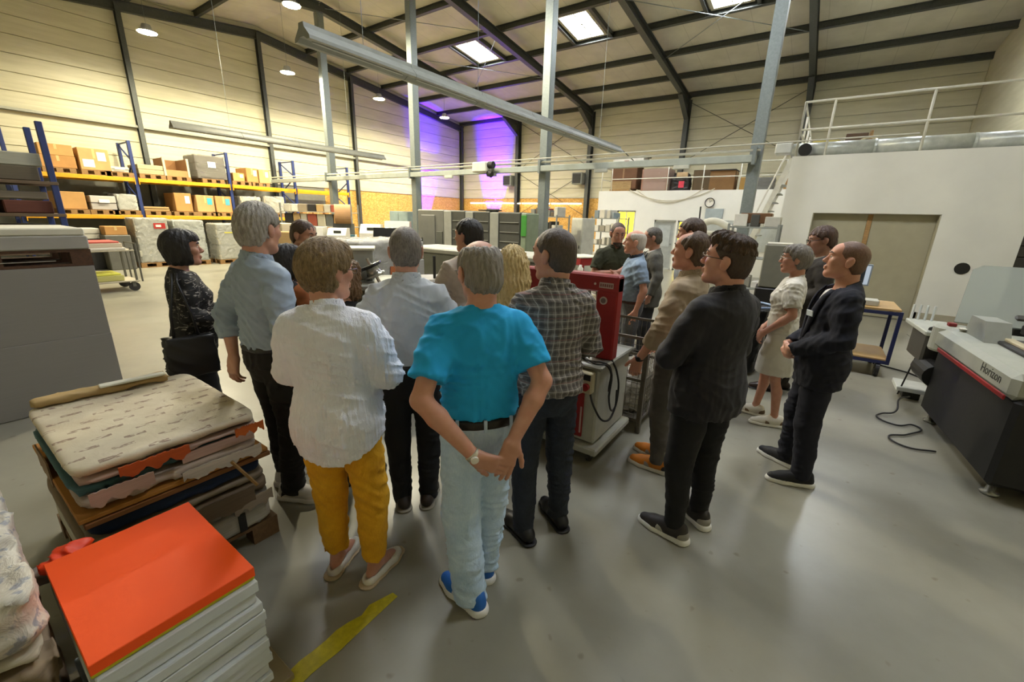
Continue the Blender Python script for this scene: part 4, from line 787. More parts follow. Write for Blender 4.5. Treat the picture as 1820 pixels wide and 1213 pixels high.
for k, (dx, dy) in enumerate(((-.33, -.2), (-.1, -.2))):
    q = thing('wire_spool', ('left chrome wire spool on the stitching machine', 'right chrome wire spool on the stitching machine')[k], 'spool', Mr @ Vector((dx, dy, 1.14)), 0, 'wire spools'); q.rotation_euler = (R(18), R(-16), 0); q.scale = (1.2, 1.2, 1.2)
    MB().lathe([(.085, .06), (.09, .065), (.09, .08), (.06, .085), (.06, .15), (.09, .155), (.09, .17), (.085, .175)], 22).build('drum', metal('#b9b8ae', .2), q, True); MB().lathe([(.092, .148), (.095, .16), (.092, .172)], 22).build('flange', plain('#161514', .3), q); MB().tube([(0, 0, 0), (0, 0, .23)], .014, 8).build('spindle', metal('#b9b8ae', .2), q)
q = tag(MB().tube([Mr @ Vector((-.2, -.06, 1.14)), Mr @ Vector((-.2, -.06, 1.24)), Mr @ Vector((-.2, -.06, 1.3))], .03, 10).build('black_bottle', plain('#141312', .3)), 'small black bottle standing between the wire spools', 'bottle')
MB().bbox(.5, .53, .02, .05, 1.14, 1.4, .004, Mr).build('guide_post', plain('#2a2926'), st)
# big wrapped stack behind the stitcher
far_pallet(-5.35, 4.0, 0, 'pallet under the white wrapped paper stack behind the stitcher', 'pallets on the floor', 1.0, 1.2); o = load('wrapped_stack', -5.35, 4.0, .147, .95, 1.15, 1.32, 'white film-wrapped paper stack behind the stitching machine', '#b9b6ae', True, 5, 'paper stack', '#b5683c', None, 44, '#d2d0c8', .6)
# ---------------------------------------------------------------- work area in the back left centre
def table(x, y, sx, sy, h, label, top='#b9a173', leg='#4a4a46', rz=0.0):
    t = thing('work_table', label, 'table', (x, y, 0), rz); MB().bbox(-sx/2, sx/2, -sy/2, sy/2, h-.035, h, .006).build('table_top', plain(top, .5), t); lm = plain(leg, .5)
    for a in (-1, 1):
        for b in (-1, 1): MB().bbox(a*(sx/2-.05)-.02, a*(sx/2-.05)+.02, b*(sy/2-.05)-.02, b*(sy/2-.05)+.02, 0, h-.035, .003).build('leg', lm, t)
    MB().beam((-sx/2+.05, sy/2-.05, .2), (sx/2-.05, sy/2-.05, .2), .03, .03).build('stretcher', lm, t); return t
table(-10.6, 7.4, 1.3, .8, .95, 'work table with small machines in the back left', '#b5ac98', rz=R(35)); table(-7.7, 4.6, 1.2, .7, .95, 'yellow-topped work table behind the polo man', '#c0a64c', rz=R(30)); table(-8.9, 5.6, 1.6, .8, .9, 'pale packing table in the middle distance', '#c2bba6', rz=R(35))
def device(x, y, z, sx, sy, h, label, col='#cfccc0', screen=True, rz=R(40)):
    o = thing('desktop_machine', label, 'machine', (x, y, z), rz); MB().bbox(-sx/2, sx/2, -sy/2, sy/2, 0, h*.35, .02).build('base', plain('#4d4c47', .5), o)
    MB().prism([(-sy/2, h*.35), (sy/2, h*.35), (sy/2, h), (-sy*.1, h), (-sy/2, h*.6)], -sx/2, sx/2, Matrix(((0, 0, 1, 0), (1, 0, 0, 0), (0, 1, 0, 0), (0, 0, 0, 1)))).build('casing', plain(col, .4), o)
    if screen: MB().bbox(-.08, .12, -sy*.32-.01, -sy*.32+.01, h*.66, h*.86, .004, Matrix.Translation((0, -.02, 0))).build('display', plain('#33352f', .3), o)
    return o
device(-10.35, 7.75, .951, .55, .5, .6, 'white desktop machine with dark display on the back left table'); device(-10.95, 7.1, .951, .5, .45, .48, 'white desktop machine beside the paper roll'); device(-9.95, 8.35, .0, .7, .6, 1.65, 'tall white machine with dark window in the back left', '#d0cdc2')
device(-11.3, 6.55, .0, .6, .6, 1.45, 'white upright machine left of the paper roll', '#cbc8bb'); device(-8.95, 5.65, .901, .5, .4, .35, 'low white printer on the pale packing table', '#d5d2c6', False); 
o = thing('paper_roll', 'large brown paper roll on a stand behind the packing area', 'paper roll', (-11.65, 7.75, 1.8), R(-35)); MB().lathe([(.06, -.22), (.28, -.22), (.28, .22), (.06, .22)], 28, M=Matrix.Rotation(R(90), 4, 'X')).build('roll', cardboard('#b98f62'), o, False); MB().lathe([(.0, -.225), (.07, -.225), (.07, .225), (.0, .225)], 14, M=Matrix.Rotation(R(90), 4, 'X')).build('core', plain('#241d18'), o); MB().box(-.04, .04, -.3, .3, -1.8, -.27).build('stand', plain('#5d5e57'), o); MB().bbox(-.3, .3, -.32, .32, -1.8, -1.76, .01).build('stand_base', plain('#5d5e57'), o)
o = thing('grey_cupboard', 'grey steel cupboard by the yellow board wall', 'cupboard', (-12.9, 11.2, 0), R(0)); MB().bbox(-.5, .5, -.3, .3, 0, 1.95, .015).build('body', plain('#7f8f8f', .5), o)
for sx in (-.49, .01): d = MB().bbox(sx, sx+.48, -.315, -.3, .05, 1.9, .006).build('door', plain('#869797', .5), o); MB().box(sx+.42, sx+.45, -.33, -.315, .95, 1.1).build('handle', cb, d)
o = thing('narrow_cabinet', 'narrow steel cabinet beside the polo man', 'cabinet', (-7.1, 3.95, 0)); MB().bbox(-.15, .15, -.15, .15, 0, 1.62, .01).build('body', plain('#b5b5a4', .5), o); MB().box(.151, .156, -.07, .07, .9, 1.5).build('glass_strip', plain('#55665a', .2), o)
# clutter shelves between racks and tables
sh = thing('packing_shelf', 'open shelf crowded with boxes and tools below the end of the rack', 'shelf', (-13.6, 8.2, 0), R(30)); 
for a in (-1.2, 1.2):
    for b in (-.25, .25): MB().bbox(a-.02, a+.02, b-.02, b+.02, 0, 2.1, .003).build('post', plain('#8d8f88', .5), sh)
for z in (.5, .95, 1.4, 1.85): MB().bbox(-1.22, 1.22, -.28, .28, z-.025, z, .004).build('shelf_board', plain('#a39f90'), sh)
cols = ['#b58a55', '#cfc9b8', '#d9d5c8', '#9a8c74', '#2a2826', '#b99a68', '#bcb6a4', '#a3533f', '#c9c2a8', '#6d706a']; n = 0
names = ('brown box', 'white box', 'pale box', 'tan box', 'black box', 'beige box', 'grey box', 'rust-red box', 'cream box', 'dark grey box')
for k, z in enumerate((.5, .95, 1.4, 1.85)):
    x = -1.12
    for j in range(7):
        w_ = .2+.1*((j*7+k*3) % 4)/3; h = .18+.2*((j*5+k*2) % 5)/4; o = MB().bbox(0, w_, -.2, .2, 0, h, .01).build('storage_box', plain(cols[n % 10], .6)); M = Matrix.Translation((-13.6, 8.2, 0)) @ Matrix.Rotation(R(30), 4, 'Z'); o.location = M @ Vector((x, 0, z+.001)); o.rotation_euler = (0, 0, R(30)); tag(o, '%s on the %s packing shelf, number %s from the left' % (names[n % 10], ('bottom', 'second', 'third', 'top')[k], ('one', 'two', 'three', 'four', 'five', 'six', 'seven')[j]), 'box', 'boxes on the packing shelf'); x += w_+.03; n += 1
tb = [(-10.9, 7.15), (-10.2, 7.2)]
for k, (x, y, z, sx, sy, h, c, l) in enumerate(((-7.85, 4.55, .951, .3, .25, .12, '#b07a3a', 'low brown box on the yellow-topped table'), (-7.55, 4.75, .951, .25, .22, .18, '#d6d2c4', 'white carton on the yellow-topped table'), (-8.6, 5.9, .901, .35, .3, .14, '#d8d3c2', 'white paper pile on the pale packing table'), (-9.3, 5.35, .901, .3, .25, .2, '#a8553f', 'red box on the pale packing table'), (-10.0, 7.0, .951, .3, .25, .1, '#cfcabb', 'paper tray on the back left table'), (-11.15, 7.6, .951, .22, .22, .28, '#2f5a68', 'teal box on the back left table'))): tag(MB().bbox(x-sx/2, x+sx/2, y-sy/2, y+sy/2, z, z+h, .01).build('table_box', plain(c, .6)), l, 'box', 'boxes on the work tables')
o = thing('slanted_monitor', 'black slanted monitor beside the wrapped stack', 'monitor', (-7.0, 5.6, 0), R(45)); MB().bbox(-.26, .26, -.02, .02, 1.32, 1.6, .006, Matrix.Translation((0, 0, 1.45)) @ Matrix.Rotation(R(-35), 4, 'X') @ Matrix.Translation((0, 0, -1.45))).build('screen', plain('#1a1917', .2), o); MB().tube([(0, .05, 0), (0, .05, 1.42)], .03, 10).build('post', plain('#3b3b38'), o); MB().bbox(-.2, .2, -.15, .25, 0, .03, .01).build('foot', plain('#3b3b38'), o)
# ---------------------------------------------------------------- tool shelves right of the press
def shelf(x, y, sx, sy, h, n_, label, rz=0.0, col='#8a8d86'):
    s_ = thing('tool_shelf', label, 'shelf', (x, y, 0), rz)
    for a in (-1, 1):
        for b in (-1, 1): MB().bbox(a*sx/2-.02, a*sx/2+.02, b*sy/2-.02, b*sy/2+.02, 0, h, .003).build('post', plain(col, .5), s_)
    for i in range(n_): z = .15+(h-.2)*i/(n_-1); MB().bbox(-sx/2, sx/2, -sy/2, sy/2, z-.025, z, .004).build('shelf_board', plain(col, .5), s_)
    return [(.15+(h-.2)*i/(n_-1)) for i in range(n_)]
def fill(x, y, rz, sx, zs, hmax, label, cat, grp, pal, pnames, seed):
    r = random.Random(seed); M = Matrix.Translation((x, y, 0)) @ Matrix.Rotation(rz, 4, 'Z')
    for k, z in enumerate(zs):
        u = -sx/2+.06; j = 0
        while u < sx/2-.2:
            w_ = r.uniform(.1, .26); h = r.uniform(.4, .95)*hmax; i = r.randrange(len(pal)); o = MB().bbox(0, w_, -.15, .15, 0, h, .01).build('stored_item', plain(pal[i], .5)); o.location = M @ Vector((u, -.05, z+.001)); o.rotation_euler = (0, 0, rz)
            tag(o, '%s item on %s, %s shelf, %s from left' % (pnames[i], label, ('lowest', 'second', 'third', 'fourth', 'fifth')[k], ('first', 'second', 'third', 'fourth', 'fifth', 'sixth', 'seventh', 'eighth', 'ninth', 'tenth', 'eleventh')[j]), cat, grp); u += w_+r.uniform(.02, .12); j += 1
pal = ['#2a2926', '#b9b6aa', '#6d6f6a', '#8a1f1c', '#d0cdc2', '#54483a', '#3d4a55']; pn = ['black', 'pale grey', 'grey', 'red', 'white', 'brown', 'slate']
zs = shelf(-7.1, 12.0, 1.7, .45, 1.95, 5, 'tool shelf right of the press crowded with dark parts', R(-28)); fill(-7.1, 12.0, R(-28), 1.7, zs, .32, 'rack beside the press', 'tool', 'items on the tool shelf', pal, pn, 5)
zs = shelf(-5.95, 14.2, 1.3, .45, 1.95, 5, 'grey shelf of supplies before the office wall', R(-24)); fill(-5.95, 14.2, R(-24), 1.3, zs, .3, 'supplies rack', 'supplies', 'items on the supplies shelf', ['#c9c5b8', '#b5b2a6', '#a8342c', '#8f8a7c', '#d5d2c6', '#7d8a8f'], ['cream', 'grey', 'red', 'taupe', 'white', 'blue-grey'], 9)
o = thing('white_cabinet', 'tall white steel cabinet between the shelves', 'cabinet', (-6.18, 12.65, 0), R(-26)); MB().bbox(-.28, .28, -.25, .25, 0, 1.88, .015).build('body', plain('#bdbcae', .5), o); d = MB().bbox(-.265, .265, -.262, -.25, .04, 1.84, .006).build('door', plain('#c4c3b4', .5), o); MB().box(.17, .2, -.275, -.262, .95, 1.05).build('handle', cb, d)
o = thing('red_trolley', 'red sheet trolley behind the strapping machine', 'trolley', (-3.95, 8.15, 0), R(-24)); MB().bbox(-.3, .32, -.3, .3, .95, 1.1, .015).build('tray', RED, o); MB().bbox(-.31, .33, -.31, .31, 1.1, 1.125, .006).build('tray_top', plain('#d0ccbc'), o)
for a in (-.26, .28):
    for b in (-.26, .26): MB().bbox(a-.02, a+.02, b-.02, b+.02, .0, .95, .003).build('leg', RED, o)
table(-2.66, 6.0, 1.0, .75, .95, 'light wood desk in front of the olive polo man', '#c9b48c', '#55534c', R(-22)); tag(MB().bbox(-3.0, -2.72, 5.78, 6.0, .951, 1.07, .03).build('paper_bundle', plain('#d0c7ae', .6)), 'cream paper bundle on the light wood desk', 'paper bundle')
o = thing('plastic_crates', 'stack of white plastic crates behind the olive polo man', 'crates', (-3.5, 8.6, 0), R(-20))
for i in range(4): MB().bbox(-.3, .3, -.2, .2, .3*i, .3*i+.27, .02).build('crate', plain('#bdbab0', .5), o); MB().bbox(-.31, .31, -.21, .21, .3*i+.25, .3*i+.285, .006).build('crate_rim', plain('#cfccc2', .5), o)
# grey robot arm / extractor with white hose before the office
o = thing('extractor', 'white extractor with curved hose before the office wall', 'extractor', (-2.15, 12.3, 0)); MB().bbox(-.35, .35, -.3, .3, 0, 1.65, .04).build('casing', plain('#b9b7a8', .5), o); MB().box(-.08, .0, -.306, -.3, 1.5, 1.6).box(.03, .11, -.306, -.3, 1.5, 1.6).build('socket_pair', plain('#1c1b19'), o)
MB().tube([(-.45+.9*i/14, 0, 1.72+.22*math.sin(math.pi*(i/14)**.7)-.12*(i/14)) for i in range(15)], .085, 12).build('hose', plain('#c9c7b8', .5), o, True); MB().tube([(-.5, 0, 1.65), (-.52, 0, 2.25)], .02, 8).build('rod', cb, o)
# ---------------------------------------------------------------- machines between blazer man and white room
o = thing('grey_machine_cabinet', 'tall grey machine cabinet beside the white room', 'machine', (-.42, 7.3, 0), R(4)); MB().bbox(-.19, .17, -.25, .25, .98, 1.58, .012).build('upper_cabinet', plain('#7d7b6c', .55), o); MB().bbox(-.22, .2, -.27, .27, .62, .97, .015).build('black_midsection', plain('#1b1a19', .5), o); MB().bbox(-.2, .18, -.26, .26, 0, .62, .015).build('lower_cabinet', plain('#2a2926', .5), o); MB().bbox(-.17, .15, -.23, .2, 1.58, 1.6, .005).build('paper_on_top', plain('#c4bfae'), o)
zs = shelf(-1.0, 9.2, .8, .5, 1.85, 4, 'metal shelf of papers beside the nearest column', R(0)); fill(-1.0, 9.2, 0, .8, zs[1:], .24, 'paper rack by the column', 'supplies', 'items on the paper shelf', ['#b9b6aa', '#8a877a', '#cfccc0', '#4a4944'], ['grey', 'taupe', 'white', 'dark'], 13)
carton(-1.0, 9.2, 1.86, .5, .35, .18, 'flat brown carton on top of the paper shelf', '#6b4a2c'); carton(-.68, 9.1, 1.86-.3, .2, .3, .2, 'x', '#9a7a5a') if False else None
o = thing('waste_bin', 'black waste bag hung in a blue frame behind the velvet blazer', 'waste bin', (-.55, 6.0, 0)); B = SDF(); B.loft([(.04, .19, .19, .19), (.5, .22, .22, .22), (.86, .24, .24, .24)], 0, n=4); B.disp(folds(.014, 22, 6, (1, 1, .2))); qmesh('bag', [B.mesh(.018)], plain('#0f0f11', .3), o)
m = MB(); m.tube([(.25*math.cos(a)*1.0, .25*math.sin(a), .88) for a in np.linspace(0, 2*math.pi, 21)], .014, 8, False).build('rim', plain('#7f93b0', .4), o, True)
for a in range(3): MB().tube([(.25*math.cos(a*2.1), .25*math.sin(a*2.1), .88), (.27*math.cos(a*2.1), .27*math.sin(a*2.1), 0)], .012, 8).build('leg', plain('#7f93b0', .4), o)
o = thing('cream_bin', 'cream plastic bin beside the black waste bag', 'bin', (-1.0, 5.7, 0)); MB().lathe([(.0, 0), (.13, 0), (.17, .72), (.19, .74), (.19, .78), (.16, .78), (.155, .74), (.0, .1)], 20).build('body', plain('#c2bfa6', .45), o, True)
o = carton(-.52, 6.35, .12, .34, .34, .36, 'beige carton on a dark base behind the velvet blazer', '#a89c7c', '#c9c4b0', False); tag(MB().bbox(-.72, -.32, 6.15, 6.55, 0, .118, .01).build('dark_plinth', plain('#33291f')), 'low dark plinth under the beige carton', 'plinth')
o = carton(-.3, 7.0, .985, .16, .2, .26, 'small tan slotted box on the machine table', '#b5a37a', None, False) if False else None
# cart with blue frame
t = thing('table_cart', 'wooden-topped cart with blue frame and black wheels', 'cart', (.45, 7.25, 0)); BF = plain('#1d2550', .45)
for z, th in ((.855, .03), (.22, .025)): MB().bbox(-.6, .55, -.35, .4, z, z+th, .004).build('wooden_board', plain('#b5935c', .5), t)
for x in (-.6, .55):
    for y in (-.35, .4): MB().bbox(x-.02, x+.02, y-.02, y+.02, .18, .86, .003).build('leg', BF, t)
for z in (.83, .2):
    for a, b in (((-.6, -.35, z), (.55, -.35, z)), ((-.6, .4, z), (.55, .4, z)), ((-.6, -.35, z), (-.6, .4, z)), ((.55, -.35, z), (.55, .4, z))): MB().beam(a, b, .03, .04).build('frame_bar', BF, t)
for x in (-.52, .47):
    for y in (-.3, .35): w_ = MB().tube([(x-.02, y, .095), (x+.02, y, .095)], .095, 18).build('wheel', plain('#191817', .5), t); MB().lathe([(0, -.022), (.04, -.022), (.04, .022), (0, .022)], 12, M=Matrix.Translation((x, y, .095)) @ Matrix.Rotation(R(90), 4, 'Y')).build('hub', metal('#8f9088'), w_); MB().box(x-.03, x+.03, y-.025, y+.025, .1, .195).build('castor_fork', metal('#77786f'), w_)
o = thing('monitor', 'pale flat monitor showing a dark window standing on the cart', 'monitor', (.52, 7.2, .886), R(14)); MB().bbox(-.13, .13, -.015, .015, .22, .5, .005).build('bezel', plain('#8b97a5', .4), o); MB().box(-.11, .11, -.017, -.015, .24, .48).build('screen', emit('#a9b5c4', .35), o); MB().box(-.03, .06, -.019, -.017, .26, .46).build('dark_window', plain('#2a323c', .3), o); MB().tube([(0, .02, 0), (0, .02, .3)], .02, 8).build('stand', plain('#5b5f63'), o); MB().bbox(-.1, .1, -.08, .1, 0, .015, .005).build('foot', plain('#5b5f63'), o)
tag(MB().bbox(.58, .78, 6.98, 7.18, .886, .96, .01).build('small_device', plain('#b5b2a4', .5)), 'small grey device on the cart beside the monitor', 'device')
# ---------------------------------------------------------------- grey and black finishing machine at the right
fm = thing('finishing_machine', 'grey finishing machine with black base and red stripe at the right', 'machine', (0, 0, 0)); HG_ = plain('#a3a598', .45, 0, .08); BKM = plain('#191817', .6, 0, .2, 20.0)
Mm = Matrix.Translation((1.27, 4.1, 0)) @ Matrix.Rotation(R(5), 4, 'Z')
MB().bbox(.02, 1.6, .0, 1.55, .1, .76, .03, Mm).build('black_base', BKM, fm); MB().bbox(-.02, 1.7, .02, 1.62, .74, .93, .04, Mm).build('grey_housing', HG_, fm); MB().bbox(-.032, -.018, .05, 1.4, .735, .77, .005, Mm).build('red_stripe', plain('#8d1418', .45), fm)
MB().lathe([(.0, 0), (.15, 0), (.16, .02), (.16, .23), (.14, .25), (.0, .25)], 24, M=Mm @ Matrix.Translation((.12, 1.62, .7))).build('rounded_end', HG_, fm); MB().bbox(.05, .11, 1.58, 1.64, .95, .985, .006, Mm).build('red_stop_button', plain('#7d1515', .4), fm); MB().bbox(.1, .28, 1.44, 1.5, .951, .965, .004, Mm).build('lever', plain('#d3d0bf', .4), fm)
MB().bbox(.22, 1.55, .12, 1.2, .93, .96, .01, Mm).build('dark_recess', plain('#23221f', .5), fm); MB().bbox(.2, 1.5, .28, .34, .955, .985, .008, Mm).build('cream_rail', plain('#b5a988', .4), fm) if False else MB().bbox(.26, .32, .2, 1.1, .955, .985, .008, Mm).build('cream_rail', plain('#b5a988', .4), fm)
MB().tube([Mm @ Vector((.5, .2, 1.02)), Mm @ Vector((.42, 1.05, 1.02))], .012, 8).build('chrome_rod', metal('#d8d8d2', .15), fm); MB().prism([(1.05, .93), (1.5, .93), (1.44, 1.1), (1.15, 1.1)], .14, .3, Mm @ Matrix(((0, 0, 1, 0), (1, 0, 0, 0), (0, 1, 0, 0), (0, 0, 0, 1)))).build('side_cover', plain('#8f9188', .5), fm)
for k in range(4): MB().bbox(.5, 1.5, .3+.17*k, .36+.17*k, .96, .985, .006, Mm).build('roller', plain('#3b3a36', .4), fm)
gl = NT('smoked_hood'); gl.set('#9da39b', .12, Alpha=.62)
hd = MB(); Q = [Mm @ Vector(p_) for p_ in ((.1, 1.66, .98), (1.7, 1.66, .98), (1.7, 2.12, 1.5), (.32, 2.12, 1.5), (.24, 2.08, 1.46))]; n_ = Vector((0, -.012, .012)); hd.add([q for q in Q]+[q+n_ for q in Q], [(0, 1, 2, 3, 4), (9, 8, 7, 6, 5)]+[(i, i+5, (i+1) % 5+5, (i+1) % 5) for i in range(5)]).build('smoked_hood', gl.m, fm); MB().bbox(.55, .85, 1.55, 1.66, .93, 1.04, .02, Mm).build('hood_hinge', plain('#1b1a18'), fm)
MB().bbox(.5, 1.6, 1.7, 2.4, .3, 1.1, .03, Mm).build('rear_unit', plain('#3a3833', .5), fm)
MT_ = Mm @ Matrix.Translation((-.021, .30, .845)) @ Matrix.Rotation(R(90), 4, 'Z') @ Matrix.Rotation(R(90), 4, 'X') @ Matrix.Rotation(R(180), 4, 'Y') if False else Mm @ Matrix.Translation((-.022, .34, .845)) @ Matrix(((0, 0, -1, 0), (-1, 0, 0, 0), (0, 1, 0, 0), (0, 0, 0, 1)))
text('name_lettering', 'Horizon', .1, plain('#34342f'), MT_, fm)
# intake table at its far end
MB().bbox(-.05, .3, 1.75, 2.5, .8, .85, .01, Mm).build('intake_table', plain('#b0b2a6', .4), fm)
for k in range(4): MB().tube([Mm @ Vector((-.02+.06*k, 2.45, .85)), Mm @ Vector((-.02+.06*k, 2.45, 1.02))], .012, 8).build('guide_finger', plain('#e2e6e2', .3), fm)
MB().bbox(-.02, .26, 1.8, 2.3, .5, .8, .02, Mm).build('intake_gearbox', plain('#3d3b35', .5), fm); MB().tube([Mm @ Vector((.0, 2.0, .5)), Mm @ Vector((-.04, 2.05, .05))], .008, 6).build('drop_cable', cb, fm); MB().tube([Mm @ Vector((-.0, 1.8, .86)), Mm @ Vector((.12, 1.9, .9))], .03, 10).build('adjust_knob', cb, fm)
MB().tube([Mm @ Vector((.06, 1.5, .45)), Mm @ Vector((.06, 1.9, .45))], .11, 16).build('motor', plain('#1c1b19', .5), fm)
for x, y in ((.1, .1), (1.5, .1), (.1, 1.45), (1.5, 1.45)): MB().lathe([(.05, 0), (.055, .02), (.03, .03), (.02, .1)], 16, M=Mm @ Matrix.Translation((x, y, 0))).build('levelling_foot', metal('#a5a69e', .25), fm, True)
for k, (z, c) in enumerate(((.55, '#a33a24'), (.62, '#c9b48c'), (.67, '#8f9a86'))): MB().bbox(.6, 1.5, -.16, .0, z, z+.045, .004, Mm).build('delivery_tray', plain(c, .5), fm)
# foot pedal box and floor cable by the machine
tag(MB().bbox(1.02, 1.3, 6.1, 6.45, .1, .15, .006).build('white_tray', plain('#cfd2ca', .4)), 'white plastic tray low beside the finishing machine', 'tray'); tag(MB().bbox(1.1, 1.25, 6.2, 6.4, 0, .099, .006).build('dark_block', plain('#2a2926')), 'small dark block under the white tray', 'block')
pts = [(1.12, 5.95, .1), (1.0, 5.7, .12), (.96, 5.5, .04), (.86, 5.45, .015), (.82, 5.3, .015), (.95, 5.2, .015), (1.1, 5.3, .015), (1.0, 5.0, .015), (.86, 4.85, .015), (.95, 4.7, .015), (1.16, 4.75, .015)]
c = bpy.data.curves.new('c', 'CURVE'); c.dimensions = '3D'; sp = c.splines.new('BEZIER'); sp.bezier_points.add(len(pts)-1)
for q, p_ in zip(sp.bezier_points, pts): q.co = p_; q.handle_left_type = q.handle_right_type = 'AUTO'
c.bevel_depth = .008; c.bevel_resolution = 2; t_ = bpy.data.objects.new('c', c); COL.objects.link(t_); me = bpy.data.meshes.new_from_object(t_.evaluated_get(bpy.context.evaluated_depsgraph_get())); bpy.data.objects.remove(t_); bpy.data.curves.remove(c); me.name = 'floor_cable'; me.materials.clear(); me.shade_smooth(); tag(link('floor_cable', me, cb), 'black cable looping on the floor by the finishing machine', 'cable')
tag(MB().tube([(.95, 7.55, .012), (1.3, 7.35, .012), (1.6, 6.9, .012)], .01, 6).build('floor_cable', cb), 'dark cable running from the cart towards the machine', 'cable')
# ---------------------------------------------------------------- goods on the storage deck
g = 'goods on the storage deck'; 
o = thing('tall_crate', 'tall brown crate on a pallet at the left of the storage deck', 'crate', (-7.05, 18.4, MT), 0, g); MB().bbox(-.6, .5, -.4, .4, .12, 1.02, .02).build('body', cardboard('#6b4a30'), o); MB().bbox(-.62, .25, -.42, .42, 0, .12, .01).build('skid', wood('#a5814f'), o); MB().box(-.1, -.04, -.406, -.4, .5, .9).build('strap', plain('#8a6a48'), o); MB().box(-.58, .3, -.43, -.4, .1, .42).build('front_board', wood('#a88a5a'), o)
o = carton(-7.0, 18.4, MT+1.022, 1.3, .7, .32, 'long white carton with red logo on the tall crate', '#cfccc0', None, False, g); MB().box(-.15, .05, -.356, -.35, .1, .2).build('red_logo', plain('#8a2a24'), o); MB().bbox(.5, .75, -.3, .3, .32, .36, .01).build('dark_offcut', plain('#4a4238'), o)
load('wrapped_load', -5.75, 18.3, MT, 1.05, .9, .84, 'pinkish carton load in clear film on storage deck', '#9a6f58', True, 1, 'wrapped load', None, g, 60, '#c9b5a8', .4)
o = thing('black_sack', 'black sack with pink tag on the storage deck', 'sack', (-4.8, 18.2, MT), 0, g); B = SDF(); B.loft([(0, .36, .3, .3), (.4, .36, .32, .32), (.66, .28, .24, .24)], 0, n=4); B.disp(folds(.04, 12, 9, (1, 1, .5))); qmesh('sack', [B.mesh(.03)], plain('#221f1d', .4), o); MB().bbox(-.12, .3, -.36, -.3, .5, .68, .02).build('paper_flap', plain('#b59a72'), o); MB().box(.0, .2, -.37, -.345, .12, .36).build('pink_tag', plain('#c9384a'), o)
carton(-4.05, 18.4, MT, .62, .6, .76, 'dark brown carton on the storage deck behind the railing', '#5b4a30', None, False, g); carton(-3.3, 18.3, MT, .85, .7, .7, 'brown carton with paler flaps under a dark cover on storage deck', '#7d5c34', None, True, g); carton(-2.55, 18.2, MT, .3, .4, .45, 'small tan carton beside the column on storage deck', '#a07c3e', None, False, g); carton(-1.15, 18.0, MT, .4, .4, .42, 'tan carton at the right end of the storage deck', '#9a7440', None, False, g); load('grey_bundles', -2.0, 18.2, MT, .75, .5, .42, 'grey bundles behind the column on storage deck', '#5b5a54', True, 3, 'bundles', None, g, 70, '#8d8d86')
o = tag(MB().bbox(-3.75, -2.85, 17.9, 18.7, MT+.702, MT+.74, .03).build('dark_cover', plain('#2d2722')), 'dark cover lying on the brown carton of the storage deck', 'cover')
# bundle on the room roof
g = 'oddments on the room roof'
tag(MB().bbox(-.55, .0, 12.9, 13.5, RT, RT+.5, .05).build('cloth_bundle', fabric('#a89a4a')), 'yellowish cloth bundle on the room roof behind the railing', 'bundle', g); carton(.28, 13.1, RT, .4, .5, .58, 'dark wooden box on the room roof', '#5f4a38', None, False, g); tag(MB().bbox(.5, .56, 12.8, 13.5, RT, RT+.62, .02).build('wooden_board', wood('#9a7a52')), 'upright wooden board on the room roof', 'board', g)
# shoulder bag of the dark-haired woman
o = thing('shoulder_bag', 'black shoulder bag hanging at the side of the dark-haired woman', 'bag', (-3.72, 1.13, 0), R(-12)); o.scale = (1, 1, 1); B = SDF(); B.loft([(.72, .06, .15, .15, .30, -.06), (.85, .062, .15, .15, .30, -.06), (1.0, .045, .14, .14, .30, -.06)], 0, n=5); B.disp(folds(.006, 30, 3)); qmesh('bag_body', [B.mesh(.01)], plain('#100f0f', .45), o)
for y in (-.14, .0): MB().tube([(.3, y, .98), (.285, y*.8-.02, 1.15), (.225, -.06+y*.2, 1.36), (.16, -.05+y*.2, 1.415)], .009, 6).build('strap', plain('#100f0f', .45), o, True)

# more paper and parcels around the packing area
for k, (x, y, z, sx, sy, h, c, l) in enumerate(((-12.35, 9.4, 0, .7, .5, 1.15, '#c9c4b4', 'waist-high cream paper stack in front of the packing shelf'), (-11.9, 6.2, 0, .6, .5, 1.3, '#b59564', 'tan parcel stack left of the small machines'), (-9.3, 7.1, 0, .7, .6, 1.05, '#d2cfc4', 'white paper stack between packing table and press'), (-9.75, 6.35, 0, .5, .5, 1.2, '#b9b4a4', 'grey paper stack behind the packing table'), (-7.55, 6.95, 0, .6, .5, 1.1, '#cbb98e', 'beige parcel stack beside the slanted monitor'), (-12.9, 6.6, 0, .6, .6, 1.5, '#c2b79c', 'tall cream parcel stack near the rack end'), (-14.2, 6.9, 0, .7, .6, 1.25, '#bdb9ad', 'pale parcel stack before the wrapped loads'), (-11.5, 9.2, 0, .8, .6, 1.4, '#a9a08a', 'taupe crate stack behind the paper roll'))):
    o = thing('parcel_stack', l, 'parcel stack', (x, y, 0), R(20+17*k), 'stacks in the packing area'); n_ = 3+k % 3
    for i in range(n_): d = .02*((i*7+k) % 3-1); MB().bbox(-sx/2+d, sx/2+d, -sy/2-d, sy/2-d, h*i/n_+.002, h*(i+1)/n_, .012).build('parcel', paperstack(c, 90.0, .2), o)
